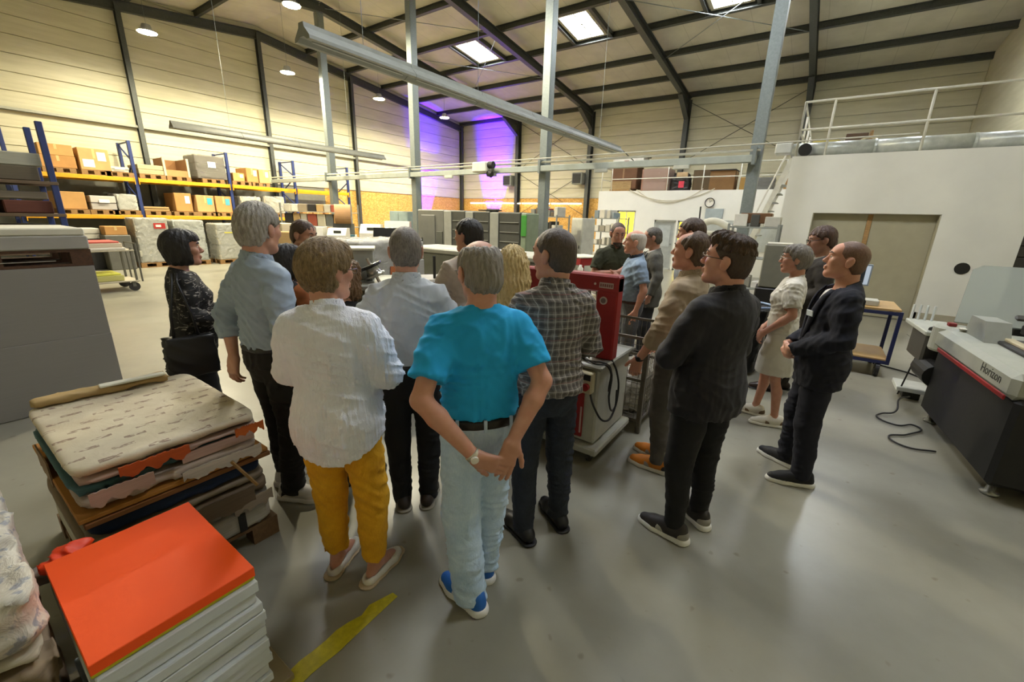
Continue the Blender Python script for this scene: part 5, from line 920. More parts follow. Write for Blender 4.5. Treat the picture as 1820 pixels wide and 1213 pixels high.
for k, (x, y, z, r_, h, c, l) in enumerate(((-10.8, 7.55, .951, .05, .3, '#c9c6b8', 'white tube standing on the back left table'), (-9.2, 5.75, .901, .05, .22, '#d8d4c8', 'white bottle on the pale packing table'), (-7.6, 4.45, .951, .04, .2, '#2f4f8a', 'blue bottle on the yellow-topped table'), (-3.0, 6.15, .951, .045, .2, '#d5d2c6', 'white cup on the light wood desk'))):
    tag(MB().lathe([(r_, 0), (r_, h*.75), (r_*.5, h*.85), (r_*.5, h)], 14, c=(x, y, z+.001)).build('bottle', plain(c, .4), None, True), l, 'bottle', 'bottles on the tables')
# ================================================================ people
BODY = [(.80, .115, .075, .085), (.88, .15, .095, .115), (.95, .155, .1, .115), (1.05, .138, .095, .092), (1.15, .145, .1, .095),
        (1.28, .162, .112, .105), (1.36, .165, .098, .102), (1.415, .14, .078, .09), (1.45, .095, .06, .07), (1.48, .06, .048, .054)]
ARMS = {   # right side: elbow, wrist, finger direction, palm normal, curl
    'down': ((.245, -.045, 1.15), (.255, .03, .91), (-.05, .12, -1), (-1, .1, 0), .45),
    'cross': ((.245, .06, 1.14), (-.02, .2, 1.19), (-.9, .12, .1), (0, -1, -.2), .5),
    'cross2': ((.245, .07, 1.13), (0.02, .235, 1.13), (-.9, .05, .05), (0, -1, -.1), .5),
    'front': ((.25, -.03, 1.14), (.085, .19, 1.0), (-.75, .25, -.55), (-.2, -.8, .4), .75),
    'fold': ((.235, .03, 1.14), (.09, .19, 1.2), (-.6, .4, .5), (-.5, -.6, .2), .7),
}
class Person:
    def __init__(s, label, x, y, face, h=1.75, w=1.0, lean=(0, 0), head=(0, 0, 0), arms=('down', 'down'), feet=None, feetw=None, belly=0.0, bust=0.0,
                 skincol='#c08a6b', res=.010, fine=None, armr=1.0, hipw=1.0, sex='m', cat='person', hs=1.07, neckz=0.0):
        s.root = thing('person', label, cat, (x, y, 0), R(-face)); s.s = h/1.75; s.root.scale = (s.s,)*3
        s.w = w; s.lean = lean; s.res = res/s.s; s.fine = fine or s.res*.5; s.belly = belly; s.sex = sex; s.hw = w*hipw; s.bust = bust
        s.skin = skin(skincol); s.armr = armr
        H = lambda z: (lean[0]*max(0, z-.9), lean[1]*max(0, z-.9)); s.H = H
        s.prof = []
        for z, a, f, b in BODY:
            o = H(z); g = math.exp(-((z-1.08)/.12)**2)*belly; bu = bust*math.exp(-((z-1.27)/.055)**2)
            ww = s.hw if z < 1.0 else w
            s.prof.append((z, a*ww+.4*g, f+g+bu, b+.15*g, o[0], o[1]))
        s.J = {}
        for sd, sg, arm in (('R', 1, arms[0]), ('L', -1, arms[1])):
            if isinstance(arm, str): arm = ARMS[arm]
            M = lambda p: V3(p[0]*sg, p[1], p[2])
            o = H(1.42); sh = V3(.168*w*sg+o[0], o[1]-.008, 1.383); 
            e = M(arm[0]); e[0] += (w-1)*.2*sg; o = H(1.14); e[0] += o[0]; e[1] += o[1]
            wr = M(arm[1]); o = H(wr[2]); wr[0] += o[0]; wr[1] += o[1]+belly*.8*(wr[1] > .1)
            s.J[sd] = dict(sh=sh, el=e, wr=wr, fd=unit(M(arm[2])), pn=unit(M(arm[3])), curl=arm[4], sg=sg)
        feet = feet or ((.1, 0, 8), (-.1, 0, -8)); s.feet = {}
        if feetw:
            c_, n_ = math.cos(R(face)), math.sin(R(face)); feet = []
            for fx, fy, fa in feetw: dx, dy = (fx-x)/s.s, (fy-y)/s.s; feet.append((dx*c_-dy*n_, dx*n_+dy*c_, fa-face))
        for sd, sg, f in (('R', 1, feet[0]), ('L', -1, feet[1])):
            a = R(-f[2]); an = V3(f[0], f[1], .085); hip = V3(.085*s.hw*sg, .0, .90)
            bend = f[3] if len(f) > 3 else .02
            kn = (hip+an)/2+V3(0.01*sg+math.sin(-a)*bend, bend, -.01); s.feet[sd] = dict(x=f[0], y=f[1], a=a, an=an, hip=hip, kn=kn)
        o = H(1.63); s.hs = hs; s.hc = V3(o[0], o[1]+.03, 1.75-.122*hs+neckz); s.HR = rotm(R(-head[0]), R(head[1]), R(head[2])); s.neck0 = V3(H(1.45)[0], H(1.45)[1]-.012, 1.455)
        s.B = s.body()
    def hp(s, *p): return s.hc+s.HR@(V3(*p)*s.hs)
    def headprims(s, B):
        g_ = s.hs; E = lambda c, r, **k: B.ell(s.hp(*c), np.array(r)*g_, s.HR, **k); C = lambda a, b, r0, r1, **k: B.cone(s.hp(*a), s.hp(*b), r0*g_, None if r1 is None else r1*g_, **k)
        f = .95 if s.sex == 'f' else 1.0
        E((0, -.012, .032), (.075, .097, .088), k=.01); E((0, .028, -.03), (.058*f, .062, .082), k=.02)
        C((0, .015, -.055), (0, .062, -.094), .046*f, .024*f, k=.025); E((0, .05, .045), (.056, .042, .05), k=.02)
        for g in (1, -1):
            E((.038*g, .062, -.012), (.024, .024, .024), k=.02); C((.044*g, -.005, -.06), (.018*g, .065, -.092), .02*f, .016*f, k=.02)
            E((.0775*g, -.008, -.004), (.009, .02, .033), k=.005); E((.083*g, -.016, .004), (.007, .016, .026), k=.004)
        C((-.032, .082, .03), (.032, .082, .03), .0125 if s.sex == 'm' else .009, None, k=.015)
        C((0, .09, .014), (0, .108, -.02), .0065, .0105, k=.012); E((0, .098, -.025), (.0155, .012, .008), k=.008)
        C((-.016, .09, -.053), (.016, .09, -.053), .0068, None, k=.008); C((-.013, .089, -.064), (.013, .089, -.064), .007, None, k=.007)
        for g in (1, -1): E((.03*g, .103, .012), (.015, .012, .0105), k=.012, mode='s')
    def hand(s, B, j):
        d, n, w = j['fd'], j['pn'], j['wr']; n = unit(n-d*float(n@d)); t = np.cross(d, n)*j['sg']
        lens = ((.043, .026, .021), (.047, .03, .022), (.044, .028, .021), (.034, .021, .019)); off = (.031, .0105, -.0105, -.0295); kd = (.088, .092, .088, .08)
        c = j['curl']
        for i in range(4):
            a = w+d*.012+t*off[i]*.55; b = w+d*kd[i]+t*off[i]; B.cone(a, b, .0155, .0115, k=.02)
        for i in range(4):
            p = w+d*kd[i]+t*off[i]; ang = c*(.55+.1*i); r = (.0096, .01, .0095, .0084)[i]
            for q, L in enumerate(lens[i]):
                e = d*math.cos(ang)+n*math.sin(ang)+t*off[i]*1.2; e = unit(e); p2 = p+e*L; B.cone(p, p2, r, r*.92, k=.004); p = p2; r *= .92; ang += c*(.75, .5, 0)[q]
        p = w+d*.02+t*.022; e = unit(d*.62+t*.68+n*.35)
        B.cone(w+d*.01+t*.012, p+e*.02, .017, .016, k=.02)
        for L, r in ((.046, .0135), (.032, .0115), (.026, .0105)): B.cone(p, p+e*L, r, r*.92, k=.008); p = p+e*L; e = unit(e*.9+d*.35+n*.18*c)
    def body(s):
        B = SDF(); B.loft(s.prof, -.018)
        B.cone(s.neck0, s.hp(0, -.022, -.055), .058 if s.sex == 'm' else .047, .053 if s.sex == 'm' else .044, k=.03); B.cone(s.neck0+V3(0, -.01, -.02), s.hp(0, -.05, -.02), .05, .045, k=.03)
        s.headprims(B)
        for sd in 'RL':
            j = s.J[sd]; r = s.armr; sh, e, w = j['sh'], j['el'], j['wr']
            B.cone(V3(s.neck0[0]+.03*j['sg'], s.neck0[1]-.01, 1.44), sh, .032, .036*r, k=.04)
            B.chain([sh, sh+(e-sh)*.35, e], [.04*r, .043*r, .038*r], k=.03); f = e+(w-e)*.3; B.chain([e, f, w], [.039*r, .04*r, .0255*r], k=.015)
            s.hand(B, j)
            q = s.feet[sd]; B.chain([q['hip'], q['hip']+(q['kn']-q['hip'])*.4, q['kn']], [.07, .064, .044], k=.02)
            back = V3(0, -.018, 0); B.chain([q['kn'], q['kn']+(q['an']-q['kn'])*.3+back, q['an']], [.044, .046, .032], k=.02)
            B.cone(q['an'], s.fp(q, 0, .13, .035), .034, .028, k=.02); B.cone(q['an'], s.fp(q, 0, -.035, .045), .034, .03, k=.02)
        return B
    def fp(s, q, x, y, z):
        c, n = math.cos(q['a']), math.sin(q['a']); return V3(q['x']+x*c-y*n, q['y']+x*n+y*c, z)
    def make_body(s, hands='', head=True, k=1.75):
        rb = s.res*k; parts = [s.B.mesh(rb)]; v, q = parts[0]; boxes = []
        for sd in hands:
            j = s.J[sd]; c = j['wr']+j['fd']*.08; boxes.append((c-.135, c+.135))
        if head: boxes.append((s.hc-V3(.14, .15, .16), s.hc+V3(.14, .15, .15)))
        for lo, hi in boxes:
            m = rb*1.5; ins = ((v > lo+m) & (v < hi-m)).all(1); q = q[~ins[q].all(1)]; parts.append(s.B.mesh(s.fine, lo, hi))
        parts[0] = (v, q); s.bodyo = qmesh('body', parts, s.skin, s.root); return s
    def face(s, brow='#4a3628', eye=True, lips='#a0604f'):
        if eye:
            for g in (1, -1):
                e = MB().sphere((0, 0, 0), (.0115, .0115, .0105), 12, 8).build('eye', eyemat(), s.root, True); e.matrix_local = s.HM(.03*g, .0795, .0115)
                p = SDF(); a = s.hp(.014*g, .096, .033); b = s.hp(.032*g, .094, .039); c = s.hp(.047*g, .082, .034)
                p.chain([a, b, c], [.0042, .0045, .0025], k=.004); qmesh('eyebrow', [p.mesh(.0025)], hairmat(brow, brow, 60.0), s.root)
    def HM(s, *p):
        c = s.hp(*p); M = Matrix([list(map(float, r)) for r in s.HR]).to_4x4(); M.translation = Vector(map(float, c)); return M
    def hair(s, mat, style='short', t=.012, extra=None, amp=.003, h=None):
        B = SDF(); E = lambda c, r, k=.02: B.ell(s.hp(*c), np.array(r)*s.hs, s.HR, k=k); hc, HR = s.hc, s.HR/s.hs
        loc = lambda X, Y, Z: [(X-hc[0])*HR[0, i]+(Y-hc[1])*HR[1, i]+(Z-hc[2])*HR[2, i] for i in range(3)]
        E((0, -.012, .032), (.075+t*.8, .097+t, .088+t)); 
        if style in ('short', 'fringe', 'quiff', 'shaved', 'thin'):
            E((0, -.03, -.02), (.069+t*.8, .076+t, .07+t))
            B.cut(lambda X, Y, Z: (lambda p: np.maximum(p[1]*.73-p[2]*.68-.016-.012*np.cos(p[0]*40), -.078-p[2]))(loc(X, Y, Z)))
            for g in (1, -1): B.ell(s.hp(.083*g, -.006, -.004), np.array((.022, .026, .036))*s.hs, s.HR, k=.01, mode='s')
            if style == 'fringe': B.ell(s.hp(0, -.0, .128), np.array((.06, .1, .046))*s.hs, s.HR, k=.03, mode='s')
            if style == 'thin': B.ell(s.hp(0, .065, .12), np.array((.07, .06, .05))*s.hs, s.HR, k=.03, mode='s')
            if style == 'quiff': pass
        elif style == 'quifftop':
            E((0, .04, .106), (.06, .056, .034)); E((0, -.02, .1), (.064, .08, .03)); E((0, .075, .095), (.05, .03, .026))
            B.cut(lambda X, Y, Z: (lambda p: .055+.25*np.clip(-p[1]-.03, 0, 1)*0-p[2])(loc(X, Y, Z)))
        elif style == 'bob':
            E((0, -.035, -.03), (.086, .085, .1)); E((.06, -.0, -.035), (.04, .06, .08)); E((-.06, -.0, -.035), (.04, .06, .08)); E((0, .05, .08), (.066, .048, .045))
            B.cut(lambda X, Y, Z: (lambda p: np.maximum(np.minimum(p[1]-.052+.15*np.abs(p[0]), .052-p[2]), -.105-p[2]))(loc(X, Y, Z)))
        elif style == 'pixie':
            E((0, -.04, .0), (.08, .085, .09)); E((0, .045, .085), (.066, .05, .04)); E((.05, -.02, -.02), (.032, .045, .06)); E((-.05, -.02, -.02), (.032, .045, .06))
            B.cut(lambda X, Y, Z: (lambda p: np.maximum(np.minimum(p[1]*.8-p[2]*.55-.018, .055-p[2]+.0*p[0]), -.095-p[2]))(loc(X, Y, Z)))
            for g in (1, -1): B.ell(s.hp(.088*g, -.002, -.012), np.array((.02, .02, .03))*s.hs, s.HR, k=.01, mode='s')
        elif style == 'curly':
            E((0, -.03, -.02), (.1, .095, .11)); E((.05, .0, -.06), (.05, .06, .075)); E((-.05, .0, -.06), (.05, .06, .075)); E((0, .03, .09), (.075, .06, .045))
            B.cut(lambda X, Y, Z: (lambda p: np.minimum(p[1]-.05, .055-p[2]))(loc(X, Y, Z)))
        elif style == 'long':
            E((0, -.03, -.01), (.088, .09, .1))
            for i in range(9):
                a = -1.25+2.5*i/8; x, y = .082*math.sin(a), -.085*math.cos(a)-.012
                p0 = s.hp(x, y*.9, .02); p1 = s.hp(x*1.12, y*1.15, -.1); p2 = s.hp(x*1.05, y*1.15-.012, -.24); p3 = p2+V3(0, .0, -.1-.03*math.sin(i*2.1))
                B.chain([p0, p1, p2, p3], [.034, .033, .028, .014], k=.012)
            B.cut(lambda X, Y, Z: (lambda p: np.minimum(p[1]-.04, .05-p[2]))(loc(X, Y, Z)))
        if extra: extra(B)
        if amp: B.disp(strands(amp, loc))
        s.hairo = qmesh('hair', [B.mesh(h or min(s.fine*1.15, .007))], mat, s.root); return s.hairo
    # ---- clothes
    def top(s, name, mat, inf=.014, sleeve='short', hem=.93, prof=None, fold=.004, cuff=None, flare=0.0, neck=1.467, sr=.016, front_open=None, seed=1, vdrop=0.0, blouse=.0, under=0.0, hcurve=0.0, pleat=0.0, res=None):
        B = SDF(); pr = []
        for z, a, f, b, cx, cy in s.prof:
            if z < hem-.06: continue
            g = blouse*math.exp(-((z-(hem+.07))/.07)**2)+flare*max(0, 1.15-z)/.3+(under if z < 1.1 else 0)
            pr.append((z, max(a, .148*s.w if hem < 1.0 and z < 1.2 else 0)+g, f+g, b+g, cx, cy))
        if pr[0][0] > hem: z, a, f, b, cx, cy = pr[0]; pr.insert(0, (hem, a, f, b, cx, cy))
        B.loft(pr, inf, k=.03, n=2.3)
        for sd in 'RL':
            j = s.J[sd]; r = s.armr; sh, e, w = j['sh'], j['el'], j['wr']
            B.cone(V3(s.neck0[0]+.035*j['sg'], s.neck0[1]-.012, 1.435), sh, .038+inf*.7, .042*r+sr*.75, k=.05)
            if sleeve is None: B.cone(sh, sh+(e-sh)*.05, .036*r+sr*.35, .036*r+sr*.35, k=.03); continue
            if sleeve == 'short':
                q = sh+(e-sh)*.72; B.chain([sh, sh+(e-sh)*.35, q], [.043*r+sr*.75, .047*r+sr*1.1, .047*r+sr*1.5], k=.04)
            else:
                B.chain([sh, sh+(e-sh)*.4, e], [.043*r+sr*.75, .047*r+sr, .043*r+sr], k=.04); q = e+(w-e)*(.95 if sleeve == 'long' else .42)
                B.chain([e, e+(w-e)*.3, q], [.043*r+sr, .042*r+sr, (.029*r if sleeve == 'long' else .038*r)+sr*.9], k=.02)
        for sd in 'RL':      # square off sleeve ends
            j = s.J[sd]; sh, e, w = j['sh'], j['el'], j['wr']
            if sleeve == 'short': q, d = sh+(e-sh)*.72, unit(e-sh)
            elif sleeve in ('long', 'rolled'): q, d = e+(w-e)*(.95 if sleeve == 'long' else .42), unit(w-e)
            else: continue
            rr = .1
            B.cut(lambda X, Y, Z, q=q, d=d: np.minimum((X-q[0])*d[0]+(Y-q[1])*d[1]+(Z-q[2])*d[2]-.004, .095-np.sqrt((X-q[0])**2+(Y-q[1])**2+(Z-q[2])**2)) if True else 0)
        # neck opening
        n0 = s.neck0; nd = s.hp(0, -.02, -.06)-n0
        if vdrop: B.cut(lambda X, Y, Z: (lambda h: np.minimum(h, Y-n0[1]))( ((neck-Z)*-1) ) if False else -np.maximum(np.maximum(np.abs(X-n0[0])*1.0-(Z-(neck-vdrop))*.42, n0[1]+.03-Y), Z*0-1))
        B.plane((n0[0], n0[1], neck+.012), (0, .35, 1)); B.cut(lambda X, Y, Z: hem+hcurve*np.minimum((X/.18)**2, 1.3)-Z)
        if front_open: B.cut(front_open)
        if fold: B.disp(folds(fold, 52, seed=seed)); B.disp(folds(fold*.8, 34, seed+7, (1, .5, .12)))
        if pleat: B.disp(folds(pleat, 150, seed+2, (1, .6, .04), .9))
        o = qmesh(name, [B.mesh(res or s.res)], mat, s.root); s.topB = B; return o
    def collar(s, mat, r=.064, h=.04, tilt=.35, z=None, open_=True, parent=None):
        n0 = s.neck0+V3(0, .004, .012); d = unit(s.hp(0, -.03, -.05)-n0+V3(0, 0, .06)); B = SDF()
        r = r if s.sex == 'm' else r*.86
        def fn(X, Y, Z):
            x, y, z_ = X-n0[0], Y-n0[1], Z-n0[2]; t = x*d[0]+y*d[1]+z_*d[2]; rad = np.sqrt(np.maximum(x*x+y*y+z_*z_-t*t, 0))
            sh = np.abs(rad-(r+.012-t*.22))-.0045; b = np.maximum(sh, np.maximum(-.02-t+.12*(y > 0)*0, t-h-(-y)*.18))
            if open_: b = np.maximum(b, y-.25*0-(.035+.0*x)+np.abs(x)*-.0) if False else np.maximum(b, np.minimum(y-.03, .022+t*.5-np.abs(x)))
            return b
        B.add(fn, n0-V3(.11, .11, .06), n0+V3(.11, .11, .1), .004); return qmesh('collar', [B.mesh(.0075 if s.res < .012 else .01)], mat, parent or s.root)
    def cuffs(s, mat, at=.42, wd=.035, r=.057, name='cuff', parent=None, sides='RL', t=.5):
        for sd in sides:
            j = s.J[sd]; e, w = j['el'], j['wr']; a = e+(w-e)*at; d = unit(w-e); B = SDF(); B.cone(a-d*wd*.5, a+d*wd*.5, r*s.armr, r*s.armr*.97, k=.004)
            B.plane(a+d*wd*.5, d); B.plane(a-d*wd*.5, -d); B.disp(folds(.002, 60, 3)); qmesh(name, [B.mesh(.007)], mat, parent or s.root)
    def trousers(s, mat, inf=.012, waist=1.04, hem=.06, r=(.092, .078, .066, .058), fold=.004, seed=5, name='trousers'):
        B = SDF(); pr = [p for p in s.prof if p[0] <= waist+.06]; B.loft(pr, inf, k=.03)
        for sd in 'RL':
            q = s.feet[sd]; hp, kn, an = q['hip'], q['kn'], q['an']; low = V3(an[0], an[1]-.004, hem-.03)
            B.chain([hp, hp+(kn-hp)*.45, kn, kn+(low-kn)*.5+V3(0, -.01, 0), low], [r[0], r[0]*.93, r[1], r[2], r[3]], k=.018)
        B.plane((0, 0, waist), (0, 0, 1)); B.plane((0, 0, hem), (0, 0, -1))
        if fold: B.disp(folds(fold, 46, seed, (.25, .3, 1))); B.disp(folds(fold*.6, 40, seed+3, (1, .4, .1)))
        return qmesh(name, [B.mesh(s.res*1.18)], mat, s.root)
    def band(s, name, mat, z0, z1, inf=.02, parent=None):
        B = SDF(); B.loft([p for p in s.prof if p[0] <= 1.3], inf, k=.02); B.plane((0, 0, z1), (0, 0, 1)); B.plane((0, 0, z0), (0, 0, -1)); return qmesh(name, [B.mesh(.008)], mat, parent or s.root)
    def shoes(s, mat, solemat, kind='sneaker', lace=None, h=None, accent=None, panel=None):
        h = h or (.0068 if s.res < .0095 else .009 if s.res < .0125 else .012)
        for sd in 'RL':
            q = s.feet[sd]; P = lambda x, y, z: s.fp(q, x, y, z)
            B = SDF()
            if kind == 'flat':
                B.chain([P(0, -.05, .025), P(0, .03, .02), P(0, .12, .022), P(0, .165, .018)], [.037, .036, .043, .03], k=.02); B.plane((0, 0, .05), (0, 0, 1))
                B.ell(P(0, .0, .07), (.028, .085, .058), rotm(q['a']), k=.006, mode='s')
            else:
                B.chain([P(0, -.055, .045), P(0, .02, .05), P(0, .11, .035), P(.0, .175, .03)], [.042, .041, .044, .034], k=.03); B.cone(P(0, -.02, .07), P(0, .06, .06), .04, .034, k=.03)
                if kind != 'dress': B.cone(P(0, -.05, .085), P(0, .02, .085), .036, .034, k=.02)
            B.plane((0, 0, .006), (0, 0, -1)); o = qmesh('shoe', [B.mesh(h)], mat, s.root)
            T = SDF(); th = dict(sneaker=.036, flat=.012, dress=.016).get(kind, .02)
            T.chain([P(0, -.06, .01), P(0, .02, .01), P(0, .11, .01), P(0, .18, .01)], [.05, .046, .053, .04], k=.02); T.plane((0, 0, th), (0, 0, 1)); T.plane((0, 0, 0), (0, 0, -1))
            qmesh('sole', [T.mesh(h*1.15)], solemat, o)
            if lace:
                m = MB()
                for i in range(4):
                    y = .035+.024*i; m.tube([P(-.026, y, .075-.008*i), P(0, y+.006, .094-.0115*i), P(.026, y, .075-.008*i)], .0035, 6)
                m.build('laces', lace, o, True)
            if panel:
                m = SDF(); m.chain([P(0, .02, .05), P(0, .09, .039)], [.048, .05], k=.01); m.plane(P(0, .03, 0), s.fp(q, 0, -1, 0)-s.fp(q, 0, 0, 0)); m.plane(P(0, .085, 0), s.fp(q, 0, 1, 0)-s.fp(q, 0, 0, 0)); m.plane((0, 0, .066), (0, 0, 1)); m.plane((0, 0, .028), (0, 0, -1)); qmesh('side_panel', [m.mesh(h)], panel, o)
            if accent:
                m = SDF(); m.cone(P(0, -.055, .05), P(0, -.04, .075), .0445, .04, k=.01); m.plane(P(0, -.03, 0), s.fp(q, 0, 1, 0)-s.fp(q, 0, 0, 0)); m.plane((0, 0, .028), (0, 0, -1)); qmesh('heel_patch', [m.mesh(h)], accent, o)
    def glasses(s, mat, sides='RL'):
        m = MB()
        for g in (1, -1):
            ring = [s.hp(.031*g+.021*math.cos(a), .108-.006*abs(math.cos(a)), .008+.016*math.sin(a)) for a in np.linspace(0, 2*math.pi, 15)]; m.tube(ring, .0022, 5, False)
            m.tube([s.hp(.052*g, .1, .014), s.hp(.074*g, .06, .014), s.hp(.08*g, -.005, .016), s.hp(.08*g, -.03, -.004)], .0026, 6)
        m.tube([s.hp(-.01, .112, .012), s.hp(0, .115, .014), s.hp(.01, .112, .012)], .002, 5); return m.build('glasses', mat, s.root, True)
    def watch(s, sd, mat, face):
        j = s.J[sd]; d = unit(j['wr']-j['el']); c = j['wr']-d*.012; B = SDF(); B.cone(c-d*.01, c+d*.01, .0305*s.armr, None, k=.002); B.plane(c+d*.01, d); B.plane(c-d*.01, -d)
        o = qmesh('watch', [B.mesh(.004)], mat, s.root); n = unit(-j['pn']); m = MB(); p = c+n*.0305*s.armr; m.tube([p-n*.004, p+n*.006], .0165, 12); m.build('watch_face', face, o)
@memo
def eyemat():
    t = NT('eye'); v = t.tc(); x = t.n('ShaderNodeSeparateXYZ'); t.L(v, x.inputs[0])
    r = t.math('SQRT', t.math('ADD', t.math('POWER', x.outputs[0], 2), t.math('POWER', x.outputs[2], 2)))
    t.set(t.ramp(t.math('MULTIPLY', r, 80), [(.0, '#120c08'), (.3, '#3c2a1c'), (.42, '#4a3524'), (.5, '#cfc3b8')]), .2); return t.m
def strands(amp, loc):
    def fn(X, Y, Z):
        x, y, z = loc(X, Y, Z); a = np.arctan2(x, -y+.001); return (amp*(np.sin(a*34+z*30+np.sin(z*60)*1.2)*.6+np.sin(a*13-z*45+1.3)*.7+.5*np.sin(x*150)*np.sin(y*130+1)*np.sin(z*120))).astype(np.float32)
    return fn
# ================================================================ the visitors
@memo
def plaid():
    t = NT('plaid_cloth'); v = t.tc(scale=(1, 1, 1)); x = t.n('ShaderNodeSeparateXYZ'); t.L(v, x.inputs[0])
    a = t.math('ADD', x.outputs[0], t.math('MULTIPLY', x.outputs[1], .6)); z = x.outputs[2]
    def stripes(c, per, w, ph=0.0): return t.math('LESS_THAN', t.math('FRACT', t.math('ADD', t.math('DIVIDE', c, per), ph)), w)
    base = t.ramp(t.noise(v, 30, 3), [(.3, '#67625e'), (.7, '#8a837d')])
    c = t.mix(t.math('MULTIPLY', stripes(a, .034, .4, .1), .45), base, '#3b3736'); c = t.mix(t.math('MULTIPLY', stripes(z, .036, .38), .45), c, '#383433')
    c = t.mix(t.math('MULTIPLY', stripes(a, .034, .1, .35), .55), c, '#c9c4bd'); c = t.mix(t.math('MULTIPLY', stripes(z, .036, .1, .4), .55), c, '#c4beb6')
    c = t.mix(t.math('MULTIPLY', stripes(z, .112, .05, .1), .5), c, '#8d5d5c')
    t.set(c, .85, norm=t.bump(t.noise(v, 16, 3, .5, 1.0), .3, .012)); return t.m
@memo
def streaks():
    t = NT('streaked_knit'); v = t.tc(scale=(.35, .35, 1)); n = t.noise(v, 42, 3, .6, 1.2)
    t.set(t.ramp(n, [(.0, '#0c0b0b'), (.57, '#100e0e'), (.63, '#9a948c')]), .8, norm=t.bump(t.noise(t.tc(), 18, 3), .3, .01)); return t.m
@memo
def denim(col, fade):
    t = NT('denim'); v = t.tc(); n = t.noise(v, 6, 5, .65, .6); w = t.noise(t.tc(scale=(1, 1, .15)), 260, 2)
    t.set(t.mix(.25, t.ramp(n, [(.3, col), (.7, fade)]), t.ramp(w, [(.35, col), (.65, fade)])), .85, norm=t.bump(t.noise(v, 14, 4, .6, 1.2), .45, .015)); return t.m
blk, wht, dk = plain('#141210', .5), plain('#d9d7d0', .6), plain('#0d0d0f', .45)
HG = hairmat('#4f4a44', '#8d867d'); HGD = hairmat('#3a352f', '#6e675f'); HB = hairmat('#2b1d13', '#543b28'); HK = hairmat('#0a0808', '#1d1714')
def vee(s, top=1.1, w=.24):
    return lambda X, Y, Z: -np.maximum(np.maximum(np.abs(X-s.H(1.3)[0])-(Z-top)*w, s.H(1.3)[1]-Y), top-.02-Z)
def lapels(s, mat, parent, top=1.1, w=.24, inf=.03):
    for g in (1, -1):
        m = MB(); pts = []
        for i in range(9):
            z = top+(1.44-top)*i/8; xi = (z-top)*w*.96; wd = .012+.05*math.sin(math.pi*min(1, i/8*.85+.1)); r = []
            P = np.array(s.prof); a, f, cx, cy = [float(np.interp(z, P[:, 0], P[:, q])) for q in (1, 2, 4, 5)]
            for k, xo in enumerate((xi-.006, xi+wd*.5, xi+wd)):
                aa = a+inf; ff = f+inf; yy = ff*max(0, 1-(min(abs(xo), aa*.98)/aa)**2.3)**(1/2.3)+(.006, .012, .005)[k]; r.append((g*xo+cx, cy+yy, z))
            pts.append(r)
        v = [p for r in pts for p in r]; f = [(i*3+k, i*3+k+1, i*3+k+4, i*3+k+3) for i in range(8) for k in range(2)]
        if g < 0: f = [q[::-1] for q in f]
        o = m.add(v, f).build('lapel', mat, parent, True); md = o.modifiers.new('thick', 'SOLIDIFY'); md.thickness = .006
NEAR, MID, FAR = .0085, .011, .014
# --- man in the turquoise T-shirt, hands clasped behind him
p = Person('man seen from behind in turquoise T-shirt and pale jeans, hands clasped behind back', -1.10, 1.34, -50, 1.77, .95, belly=.04, armr=1.05, neckz=-.015, head=(-14, -8, 0), res=.008, fine=.0042,
    arms=(((.255, -.12, 1.17), (.10, -.20, .945), (-.35, -.2, -.9), (.1, 1, -.2), .45), ((.27, -.15, 1.14), (.06, -.215, .905), (-.85, -.12, -.42), (.1, 1, .2), .4)),
    feetw=((-1.16, 1.44, -64), (-1.08, 1.25, -83)), skincol='#bd8062')
p.make_body('RL', True, 1.0); p.face('#8a8078'); p.hair(hairmat('#5d5850', '#a39c92'), 'fringe', t=.009)
p.top('t_shirt', fabric('#1ca6e4', .06, .3), hem=1.005, blouse=.012, fold=.006, seed=4, sr=.018); p.trousers(denim('#9dbcdc', '#cddff0'), waist=1.0, hem=.045, r=(.098, .09, .082, .08), fold=.009, inf=.016)
p.band('belt', plain('#120f0d', .4), .972, 1.01, .024); p.shoes(plain('#1d62b5', .6), plain('#dcdcd8', .6), lace=plain('#c9d4de'), panel=plain('#cfd8e2')); p.watch('L', metal('#cfc9b8', .25), plain('#e4e2d8', .3)); p.glasses(metal('#8a8378', .3))
for i, (a, b) in enumerate(((.0, 1), (-.115, 1), (.115, 1))):
    m = MB(); o = p.H(1.0); P = np.array(p.prof); bb = float(np.interp(.99, P[:, 0], P[:, 3])); aw = float(np.interp(.99, P[:, 0], P[:, 1])); y = -(bb+.026)*(1-(abs(a)/(aw+.026))**2.4)**(1/2.4); m.bbox(a-.007, a+.007, y-.006, y+.006, .962, 1.018, .002).build('belt_loop', denim('#9dbcdc', '#cddff0'), p.root)
# --- woman in the white crinkled blouse and mustard trousers
p = Person('woman seen from behind in white crinkled blouse and mustard-yellow trousers', -1.68, 1.01, -36, 1.73, .93, belly=.04, bust=.02, hipw=1.08, sex='f', armr=1.12, head=(32, -2, 0), res=.0085, fine=.0048,
    arms=(((.25, .02, 1.16), (.12, .26, 1.16), (-.9, .2, .1), (0, -1, 0), .5), ((.24, .04, 1.16), (.08, .25, 1.12), (-.9, .2, 0), (0, -1, 0), .5)),
    feetw=((-1.59, 1.08, -11), (-1.80, 1.0, -26)), skincol='#bb8163')
p.make_body('RL'); p.face('#6b5540'); p.hair(hairmat('#45331f', '#a08658', 75.0, .22, .9), 'pixie', t=.024, amp=.0035)
wb = fabric('#eef1fb', .04, .35, 900.0, .85, 0.0, 1.0)
o = p.top('blouse', wb, inf=.03, hem=.755, hcurve=.075, pleat=.0035, res=.006, sleeve='rolled', flare=.018, fold=.007, seed=9, sr=.024, under=.014); p.cuffs(wb, .42, .05, .064, parent=o); p.collar(wb, .068, .04, parent=o)
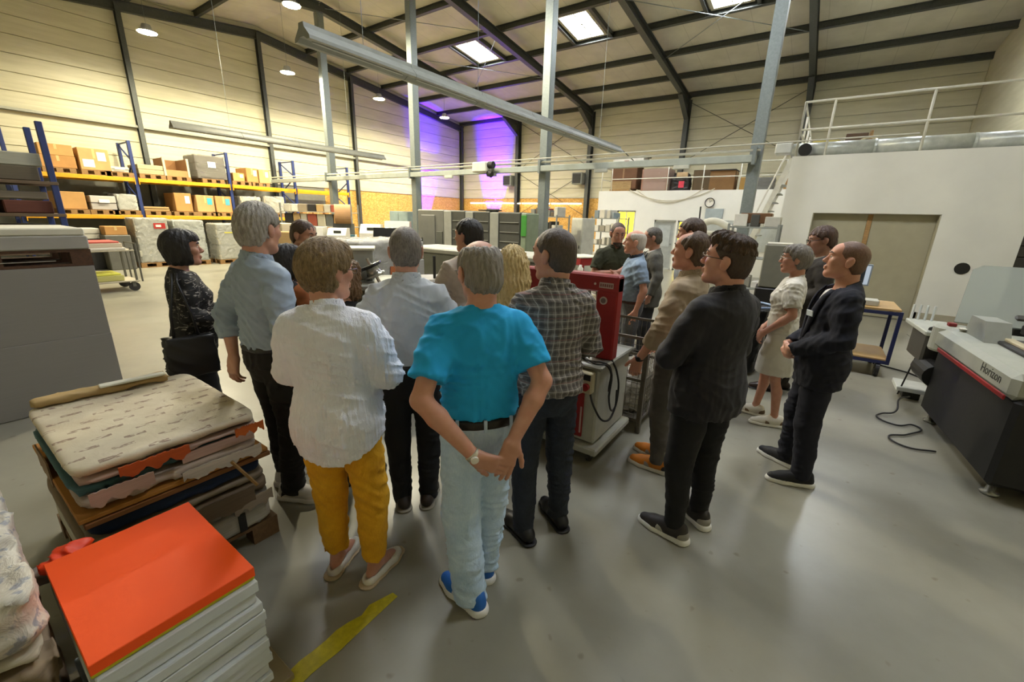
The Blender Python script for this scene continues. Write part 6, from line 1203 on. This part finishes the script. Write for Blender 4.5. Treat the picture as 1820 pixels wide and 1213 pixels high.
p.trousers(denim('#cd900c', '#eab01e'), waist=1.0, hem=.135, r=(.1, .083, .07, .06), fold=.008, name='trousers', seed=7); p.shoes(plain('#d6d2c6', .5), plain('#b9a584', .6), 'flat'); p.glasses(metal('#6a6258', .3))
# --- tall grey-haired man in the light blue shirt
p = Person('tall grey-haired man in pale blue shirt with rolled sleeves and dark trousers', -2.62, 1.17, -4, 1.88, .97, head=(-16, -4, 0), res=NEAR, fine=.0045, belly=.01,
    arms=(((.255, -.05, 1.15), (.235, .0, .905), (-.1, .1, -1), (-1, .2, .1), .55), ((.25, -.09, 1.15), (.17, -.12, .91), (.1, -.15, -1), (.2, 1, 0), .6)),
    feetw=((-2.55, 1.16, 60), (-2.78, 1.25, -10)), skincol='#b37d60')
p.make_body('RL', True, 1.15); p.face('#77706a'); p.hair(hairmat('#6a655c', '#b5afa3', 60.0, .2, .8), 'short', t=.018, amp=.004); ls = fabric('#97a6b5', .07, .4)
o = p.top('shirt', ls, inf=.02, hem=1.0, sleeve='rolled', blouse=.012, fold=.008, seed=3, sr=.02); p.cuffs(ls, .42, .06, .06, parent=o); p.collar(ls, .066, .042, parent=o)
p.trousers(fabric('#191513', .15, .4), waist=1.01, hem=.05, r=(.096, .08, .07, .068), fold=.008); p.band('belt', dk, .975, 1.012, .02); p.shoes(plain('#cfcac0'), plain('#dedad0'))
# --- dark-haired woman with the shoulder bag
p = Person('dark-haired woman in black top with white streaks, black bag on shoulder', -3.72, 1.13, 12, 1.69, .98, belly=.03, bust=.04, hipw=1.08, sex='f', head=(6, 4, 0), res=MID, fine=.006,
    arms=(((.235, -.03, 1.15), (.19, .17, 1.1), (-.6, .6, .1), (-.5, -.5, 0), .6), 'cross2'), skincol='#b07a60')
p.make_body('RL'); p.face('#1a1210'); p.hair(HK, 'bob', t=.024, amp=.003)
p.top('top', streaks(), inf=.018, hem=.84, sleeve='long', flare=.012, fold=.005, under=.016); p.trousers(fabric('#0e0d0d'), hem=.06); p.shoes(blk, dk)
e = p.hp(.088, -.005, -.055); MB().tube([(float(e[0])+.0, float(e[1])+.022*math.cos(a), float(e[2])+.022*math.sin(a)) for a in np.linspace(0, 6.28, 15)], .0022, 6, False).build('earring', metal('#d8c9a0', .2), p.root, True)
# --- man in the dark polo, far side
p = Person('short-haired man in black polo, face turned aside, far side of the group', -3.86, 2.12, 60, 1.77, 1.0, head=(8, -10, 0), arms=('cross', 'cross2'), res=MID, fine=.006, skincol='#a06d52')
p.make_body('', True); p.face('#241a14'); p.hair(HB, 'short', t=.01); o = p.top('polo_shirt', fabric('#111114'), sleeve='short', hem=.88, under=.015); p.collar(fabric('#111114'), parent=o); p.trousers(fabric('#20202a')); p.shoes(blk, dk)
# --- woman in the rust top, mostly hidden
p = Person('dark-haired woman in rust-orange top with black vest, mostly hidden behind tall man', -3.22, 1.62, -10, 1.60, .95, sex='f', bust=.03, head=(20, 0, 0), arms=('cross', 'cross2'), res=MID, fine=.007, skincol='#9c6b50')
p.make_body('', True); p.hair(HK, 'curly', t=.02, amp=.004); p.top('blouse', fabric('#8c4f22', .15, .4), sleeve='long', hem=.86, under=.015); p.trousers(fabric('#17161a')); p.shoes(blk, dk)
p.top('vest', fabric('#131214'), inf=.03, sleeve=None, hem=.84, under=.02, front_open=vee(p, .85, .5))
# --- curly-haired woman, hidden behind the mustard trousers
p = Person('woman with curly light brown hair in black top beside the white blouse', -2.37, 1.55, -38, 1.55, .95, sex='f', bust=.03, head=(22, 0, 0), arms=('cross', 'cross2'), res=MID, fine=.006, skincol='#b67d61')
p.make_body('', True); p.hair(hairmat('#3f2a18', '#8d6d45', 60.0, 1.0, 1.0), 'curly', t=.022, amp=.01); p.top('top', fabric('#121113'), sleeve='long', hem=.86, under=.015); p.trousers(fabric('#17161a')); p.shoes(blk, dk)
# --- man in the pale grey shirt, seen from behind
p = Person('man seen from behind in pale grey dress shirt and black trousers, cropped grey hair', -1.85, 1.60, -47, 1.78, .97, head=(-2, -6, 0), res=NEAR, fine=.0055, belly=.015,
    arms=(((.275, .0, 1.15), (.1, .2, 1.0), (-.7, .2, -.5), (0, -1, .2), .6), ((.275, .0, 1.15), (.1, .2, 1.0), (-.7, .2, -.5), (0, -1, .2), .6)), feetw=((-1.82, 1.68, -35), (-1.93, 1.56, -54)), skincol='#a9745a')
p.make_body('', True); p.hair(hairmat('#3c3630', '#8d857b', 70.0, .3, .6), 'short', t=.007, amp=.002); gs = fabric('#b9bfc4', .05, .35)
o = p.top('shirt', gs, inf=.02, hem=1.0, sleeve='long', blouse=.012, fold=.007, seed=12, sr=.02); p.collar(gs, .068, .046, parent=o); p.trousers(fabric('#0f0e10'), waist=1.01, hem=.04, fold=.006); p.shoes(plain('#2c2018', .5), plain('#8d8676'), 'dress')
p.band('belt', dk, .975, 1.012, .02)
# --- black-haired man in the beige shirt
p = Person('black-haired man in beige-grey shirt seen from behind, head turned left', -2.33, 2.69, -62, 1.82, 1.0, head=(-32, 2, 0), res=MID, fine=.0065, arms=('cross', 'cross2'), skincol='#a87357')
p.make_body('', True); p.face('#15100d'); p.hair(HK, 'short', t=.017, amp=.003); bs = fabric('#b9aea2', .08, .3); o = p.top('shirt', bs, inf=.02, hem=.9, sleeve='long', fold=.006, under=.015); p.collar(bs, parent=o); p.trousers(fabric('#1d1c22')); p.shoes(blk, dk)
# --- blonde woman
p = Person('woman with long blonde hair seen from behind, black sleeveless top', -1.60, 2.28, -38, 1.66, .95, sex='f', bust=.03, head=(4, -4, 0), res=MID, fine=.006, arms=('cross', 'cross2'), skincol='#c79272')
p.make_body('', True); p.hair(hairmat('#a98b4e', '#f0dda6', 60.0, .06, .9), 'long', t=.02, amp=.008, h=.006); p.top('top', fabric('#111012'), sleeve=None, hem=.88, under=.015); p.trousers(fabric('#17161a')); p.shoes(blk, dk)
# --- man in the plaid shirt
p = Person('man seen from behind in grey plaid shirt and dark jeans, head turned left', -1.075, 1.90, -52, 1.80, .94, head=(-32, -2, 0), res=NEAR, fine=.005, lean=(.0, -.02),
    arms=(((.255, .02, 1.14), (.05, .22, 1.15), (-.9, .1, .1), (0, -1, 0), .5), 'cross2'), feetw=((-1.02, 2.02, -57), (-1.13, 1.79, -68)), skincol='#b57c5f')
p.make_body('', True); p.face('#4a3628'); p.hair(hairmat('#33281f', '#5f5145', 70.0, .3, .5), 'shaved', t=.007, amp=.001)
o = p.top('plaid_shirt', plaid(), inf=.024, hem=.92, sleeve='long', fold=.007, seed=21, sr=.02, under=.012, blouse=.012); p.collar(plaid(), .067, .045, parent=o); p.trousers(denim('#14171f', '#2b3340'), waist=1.0, hem=.06, r=(.094, .078, .066, .06), fold=.007); p.shoes(dk, plain('#17161a'), 'dress', lace=blk)
# --- man in the olive polo, arms crossed
p = Person('bearded man in olive polo facing the camera with arms crossed', -2.05, 5.17, 150, 1.82, 1.05, head=(-5, -14, 0), arms=('cross', 'cross2'), res=MID, fine=.006, skincol='#a8694f', belly=.02)
p.make_body('RL', True); p.face('#2b1d15'); p.hair(HB, 'shaved', t=.005, amp=.001); o = p.top('polo_shirt', fabric('#33351f', .12, .35), sleeve='short', hem=.85, under=.018); p.collar(fabric('#33351f', .12, .35), parent=o); p.trousers(denim('#1d2430', '#333d4c')); p.shoes(blk, dk); p.watch('L', blk, metal('#9a9a92', .3))
B = SDF(); B.cone(p.hp(-.03, .062, -.075), p.hp(.03, .062, -.075), .03, None, k=.01); B.cone(p.hp(0, .07, -.09), p.hp(0, .082, -.1), .026, None, k=.02); B.cut(lambda X, Y, Z: Z-float(p.hp(0, .09, -.07)[2])); qmesh('beard', [B.mesh(.006)], hairmat('#2b1d13', '#4a3626'), p.root)
# --- elderly man in the light blue short-sleeved shirt
p = Person('elderly white-haired man in light blue short-sleeved shirt and grey jeans', -1.60, 4.63, -122, 1.75, 1.08, head=(10, 4, 0), belly=.06, res=MID, fine=.006, skincol='#cf9277',
    arms=(((.25, -.06, 1.14), (.255, .0, .91), (-.05, .1, -1), (-1, 0, 0), .5), ((.25, -.06, 1.14), (.255, .0, .91), (-.05, .1, -1), (-1, 0, 0), .5)))
p.make_body('', True); p.face('#b8aca0'); p.hair(hairmat('#b5ada3', '#d9d2c8'), 'fringe', t=.006, amp=.001); bl = fabric('#8b9fb5', .07, .35)
o = p.top('shirt', bl, inf=.022, sleeve='short', hem=1.0, blouse=.01, fold=.006, seed=31, sr=.02); p.collar(fabric('#3d4657'), parent=o); p.trousers(denim('#4b4d50', '#77797c'), waist=1.01, inf=.014); p.band('belt', plain('#3d2016', .5), .97, 1.01, .022); p.shoes(blk, dk)
# --- man in the grey blazer
p = Person('bespectacled man in grey blazer standing behind the elderly man', -1.74, 5.68, -118, 1.77, 1.0, head=(6, -6, 0), res=FAR, fine=.007, arms=('down', 'down'), skincol='#a9715a')
p.make_body('', True); p.face('#4a4038'); p.hair(HGD, 'short', t=.008); p.top('shirt', fabric('#c9c8c2'), inf=.006, sleeve=None, hem=1.0, fold=0); gb = fabric('#58564f', .12, .3); o = p.top('blazer', gb, inf=.03, sleeve='long', hem=.74, sr=.022, flare=.015, under=.012, front_open=vee(p)); lapels(p, gb, o); p.trousers(fabric('#2b2b2e')); p.shoes(blk, dk); p.glasses(blk)
# --- man hidden behind the beige shirt
p = Person('dark-haired man whose crown shows behind the sandy-shirted man', -1.0, 4.5, -95, 1.88, 1.0, head=(0, -4, 0), res=FAR, fine=.007, arms=('down', 'down'), skincol='#a9715a')
p.make_body('', True); p.face('#241a14'); p.hair(HB, 'short', t=.014); p.top('shirt', fabric('#9aa0a8'), sleeve='long', hem=.9, under=.015); p.trousers(fabric('#2b2b2e')); p.shoes(blk, dk)
# --- man in the sandy shirt with orange trainers
p = Person('man in sandy shirt with rolled sleeves, grey trousers and orange trainers', -.70, 3.06, -86, 1.79, 1.03, lean=(.0, -.06), head=(-4, 6, 0), res=NEAR, fine=.0048, belly=.012,
    arms=(((.25, .0, 1.14), (.2, .17, .96), (-.1, .35, -.9), (-1, .1, .1), .7), ((.265, .03, 1.14), (.235, .15, .89), (.0, .2, -1), (-1, .1, 0), .8)), feetw=((-.74, 3.17, -75), (-.70, 3.0, -88)), skincol='#b8785b')
p.make_body('L', True); p.face('#4a3423'); p.hair(hairmat('#39291c', '#6b543d'), 'thin', t=.01); ss = fabric('#a3927a', .1, .4)
o = p.top('shirt', ss, inf=.02, sleeve='rolled', hem=.98, blouse=.012, fold=.008, seed=41, sr=.021); p.cuffs(ss, .42, .05, .06, parent=o); p.collar(ss, .067, .044, parent=o); p.trousers(fabric('#57524d', .12, .4), waist=1.0, hem=.07, r=(.094, .075, .064, .056), fold=.007); p.shoes(plain('#c9771c', .6), plain('#d9d3c6'), lace=blk, accent=plain('#222222'), panel=plain('#9a9184')); p.watch('L', plain('#1a1816', .5), dk)
# --- man in the velvet blazer
p = Person('young man in dark velvet blazer and black trousers, glasses, arms folded', -.36, 2.46, -62, 1.79, 1.0, lean=(.0, -.03), head=(-26, 9, 0), res=.008, fine=.0045, belly=.01,
    arms=(((.25, .04, 1.13), (.03, .2, 1.14), (-.9, .1, .1), (0, -1, 0), .5), ((.265, .06, 1.13), (.05, .24, 1.12), (-.9, .15, .1), (0, -1, 0), .55)), feetw=((-.31, 2.58, -52), (-.40, 2.34, -80)), skincol='#c98b72')
p.make_body('RL', True); p.face('#2d2018'); p.hair(hairmat('#2a1d13', '#4d3726', 70.0, .5, .4), 'shaved', t=.005, amp=.0008); p.hair(hairmat('#24190f', '#5f442c', 60.0, .6, .9), 'quifftop', t=.009, amp=.005); p.glasses(plain('#5a4630', .3))
p.top('shirt', fabric('#1c1b20'), inf=.008, sleeve=None, hem=1.0, fold=0); vb = fabric('#15121a', .25, .5, 900.0, .75, .06); o = p.top('blazer', vb, inf=.03, sleeve='long', hem=.80, sr=.023, flare=.02, under=.016, fold=.0045, seed=51, neck=1.46, front_open=vee(p, 1.12, .2)); p.collar(vb, .072, .035, parent=o, open_=True)
p.trousers(fabric('#0f1013', .2, .3), hem=.085, r=(.1, .078, .062, .054), fold=.005); p.shoes(plain('#2b2622', .6), plain('#e3e1da'), lace=plain('#d5d2c8'), accent=plain('#8f8b82'), panel=plain('#a7a49a'))
# --- woman in white
p = Person('grey-haired woman in white blouse and white knee-length skirt', -.12, 4.53, -94, 1.68, .96, sex='f', bust=.035, belly=.02, hipw=1.08, head=(-4, 2, 0), res=.0095, fine=.006, lean=(0, -.02),
    arms=(((.22, -.03, 1.14), (.15, .13, .94), (-.5, .4, -.7), (-.3, -1, 0), .6), ((.22, -.04, 1.14), (.15, .13, .94), (-.5, .4, -.7), (-.3, -1, 0), .6)), feetw=((-.21, 4.62, -84), (-.03, 4.44, -105)), skincol='#b67a5e')
p.make_body('RL', True); p.face('#6b6258'); p.hair(hairmat('#4b463f', '#8f887d', 50.0, .25, .8), 'pixie', t=.018, amp=.004); wt = fabric('#d6d2c6', .05, .35)
p.top('blouse', wt, inf=.016, sleeve='short', hem=.94, fold=.006, under=.008, sr=.016); B = SDF(); pr = [(.52, .165, .15, .15), (.7, .175, .14, .15)]+[q for q in p.prof if .87 <= q[0] <= 1.06]; B.loft(pr, .014); B.plane((0, 0, .53), (0, 0, -1)); B.plane((0, 0, 1.03), (0, 0, 1)); B.disp(folds(.006, 26, 3, (1, .6, .1))); qmesh('skirt', [B.mesh(.0095)], wt, p.root)
p.shoes(plain('#d8d2c2', .6), plain('#e6e2d6'), lace=plain('#efece2'), accent=plain('#6b5238'), panel=plain('#6b5238')); p.glasses(metal('#b5ada0', .3))
# --- man in the dark brown suit
p = Person('man in dark brown suit, head bowed, behind the bald man', .06, 5.52, -102, 1.84, 1.02, head=(-6, -10, 0), res=FAR, fine=.007, arms=('front', 'front'), feetw=((-.05, 5.62, -85), (-.14, 5.44, -95)), skincol='#8d5846')
p.make_body('', True); p.face('#241a14'); p.hair(hairmat('#2a1a12', '#5a3d2d'), 'short', t=.016, amp=.004); br = fabric('#2b2621', .12, .3); p.top('shirt', fabric('#8d8a80'), inf=.006, sleeve=None, hem=1.0, fold=0); o = p.top('blazer', br, inf=.03, sleeve='long', hem=.74, sr=.022, under=.012, front_open=vee(p)); lapels(p, br, o); p.trousers(br); p.shoes(plain('#2d1c15', .4), dk, 'dress'); p.glasses(blk)
# --- bald man in the navy suit
p = Person('man with shaved head in navy suit with white name badge, hands clasped in front', 0.17, 3.60, -98, 1.76, 1.06, lean=(.0, -.05), head=(2, 10, 0), res=.0088, fine=.005, belly=.015, arms=('front', 'front'), feetw=((.10, 3.74, -62), (.21, 3.47, -108)), skincol='#c28668')
p.make_body('RL', True); p.face('#4a3628'); p.hair(hairmat('#5a4030', '#7d5c46', 70.0, .5, .3), 'shaved', t=.0035, amp=.0005); p.top('shirt', fabric('#dcd8d2'), inf=.007, sleeve=None, hem=1.0, fold=0, neck=1.43); nv = fabric('#0f1222', .2, .35); o = p.top('blazer', nv, inf=.03, sleeve='long', hem=.76, sr=.023, flare=.015, under=.014, fold=.0045, seed=61, front_open=vee(p, 1.06, .3)); lapels(p, nv, o, 1.06, .3)
p.trousers(nv, hem=.06, r=(.098, .082, .07, .064), fold=.007); p.shoes(plain('#0f1016', .7), plain('#dcdad2'), 'sneaker'); P = np.array(p.prof); zf = 1.27; cy = float(np.interp(zf, P[:, 0], P[:, 5])); b = MB().bbox(-.03, .03, -.003, .003, -.02, .02, .002).build('name_badge', plain('#d7e0e6', .4), p.root); b.location = (-.10, cy+.158, zf); b.rotation_euler = (R(-8), 0, R(28))
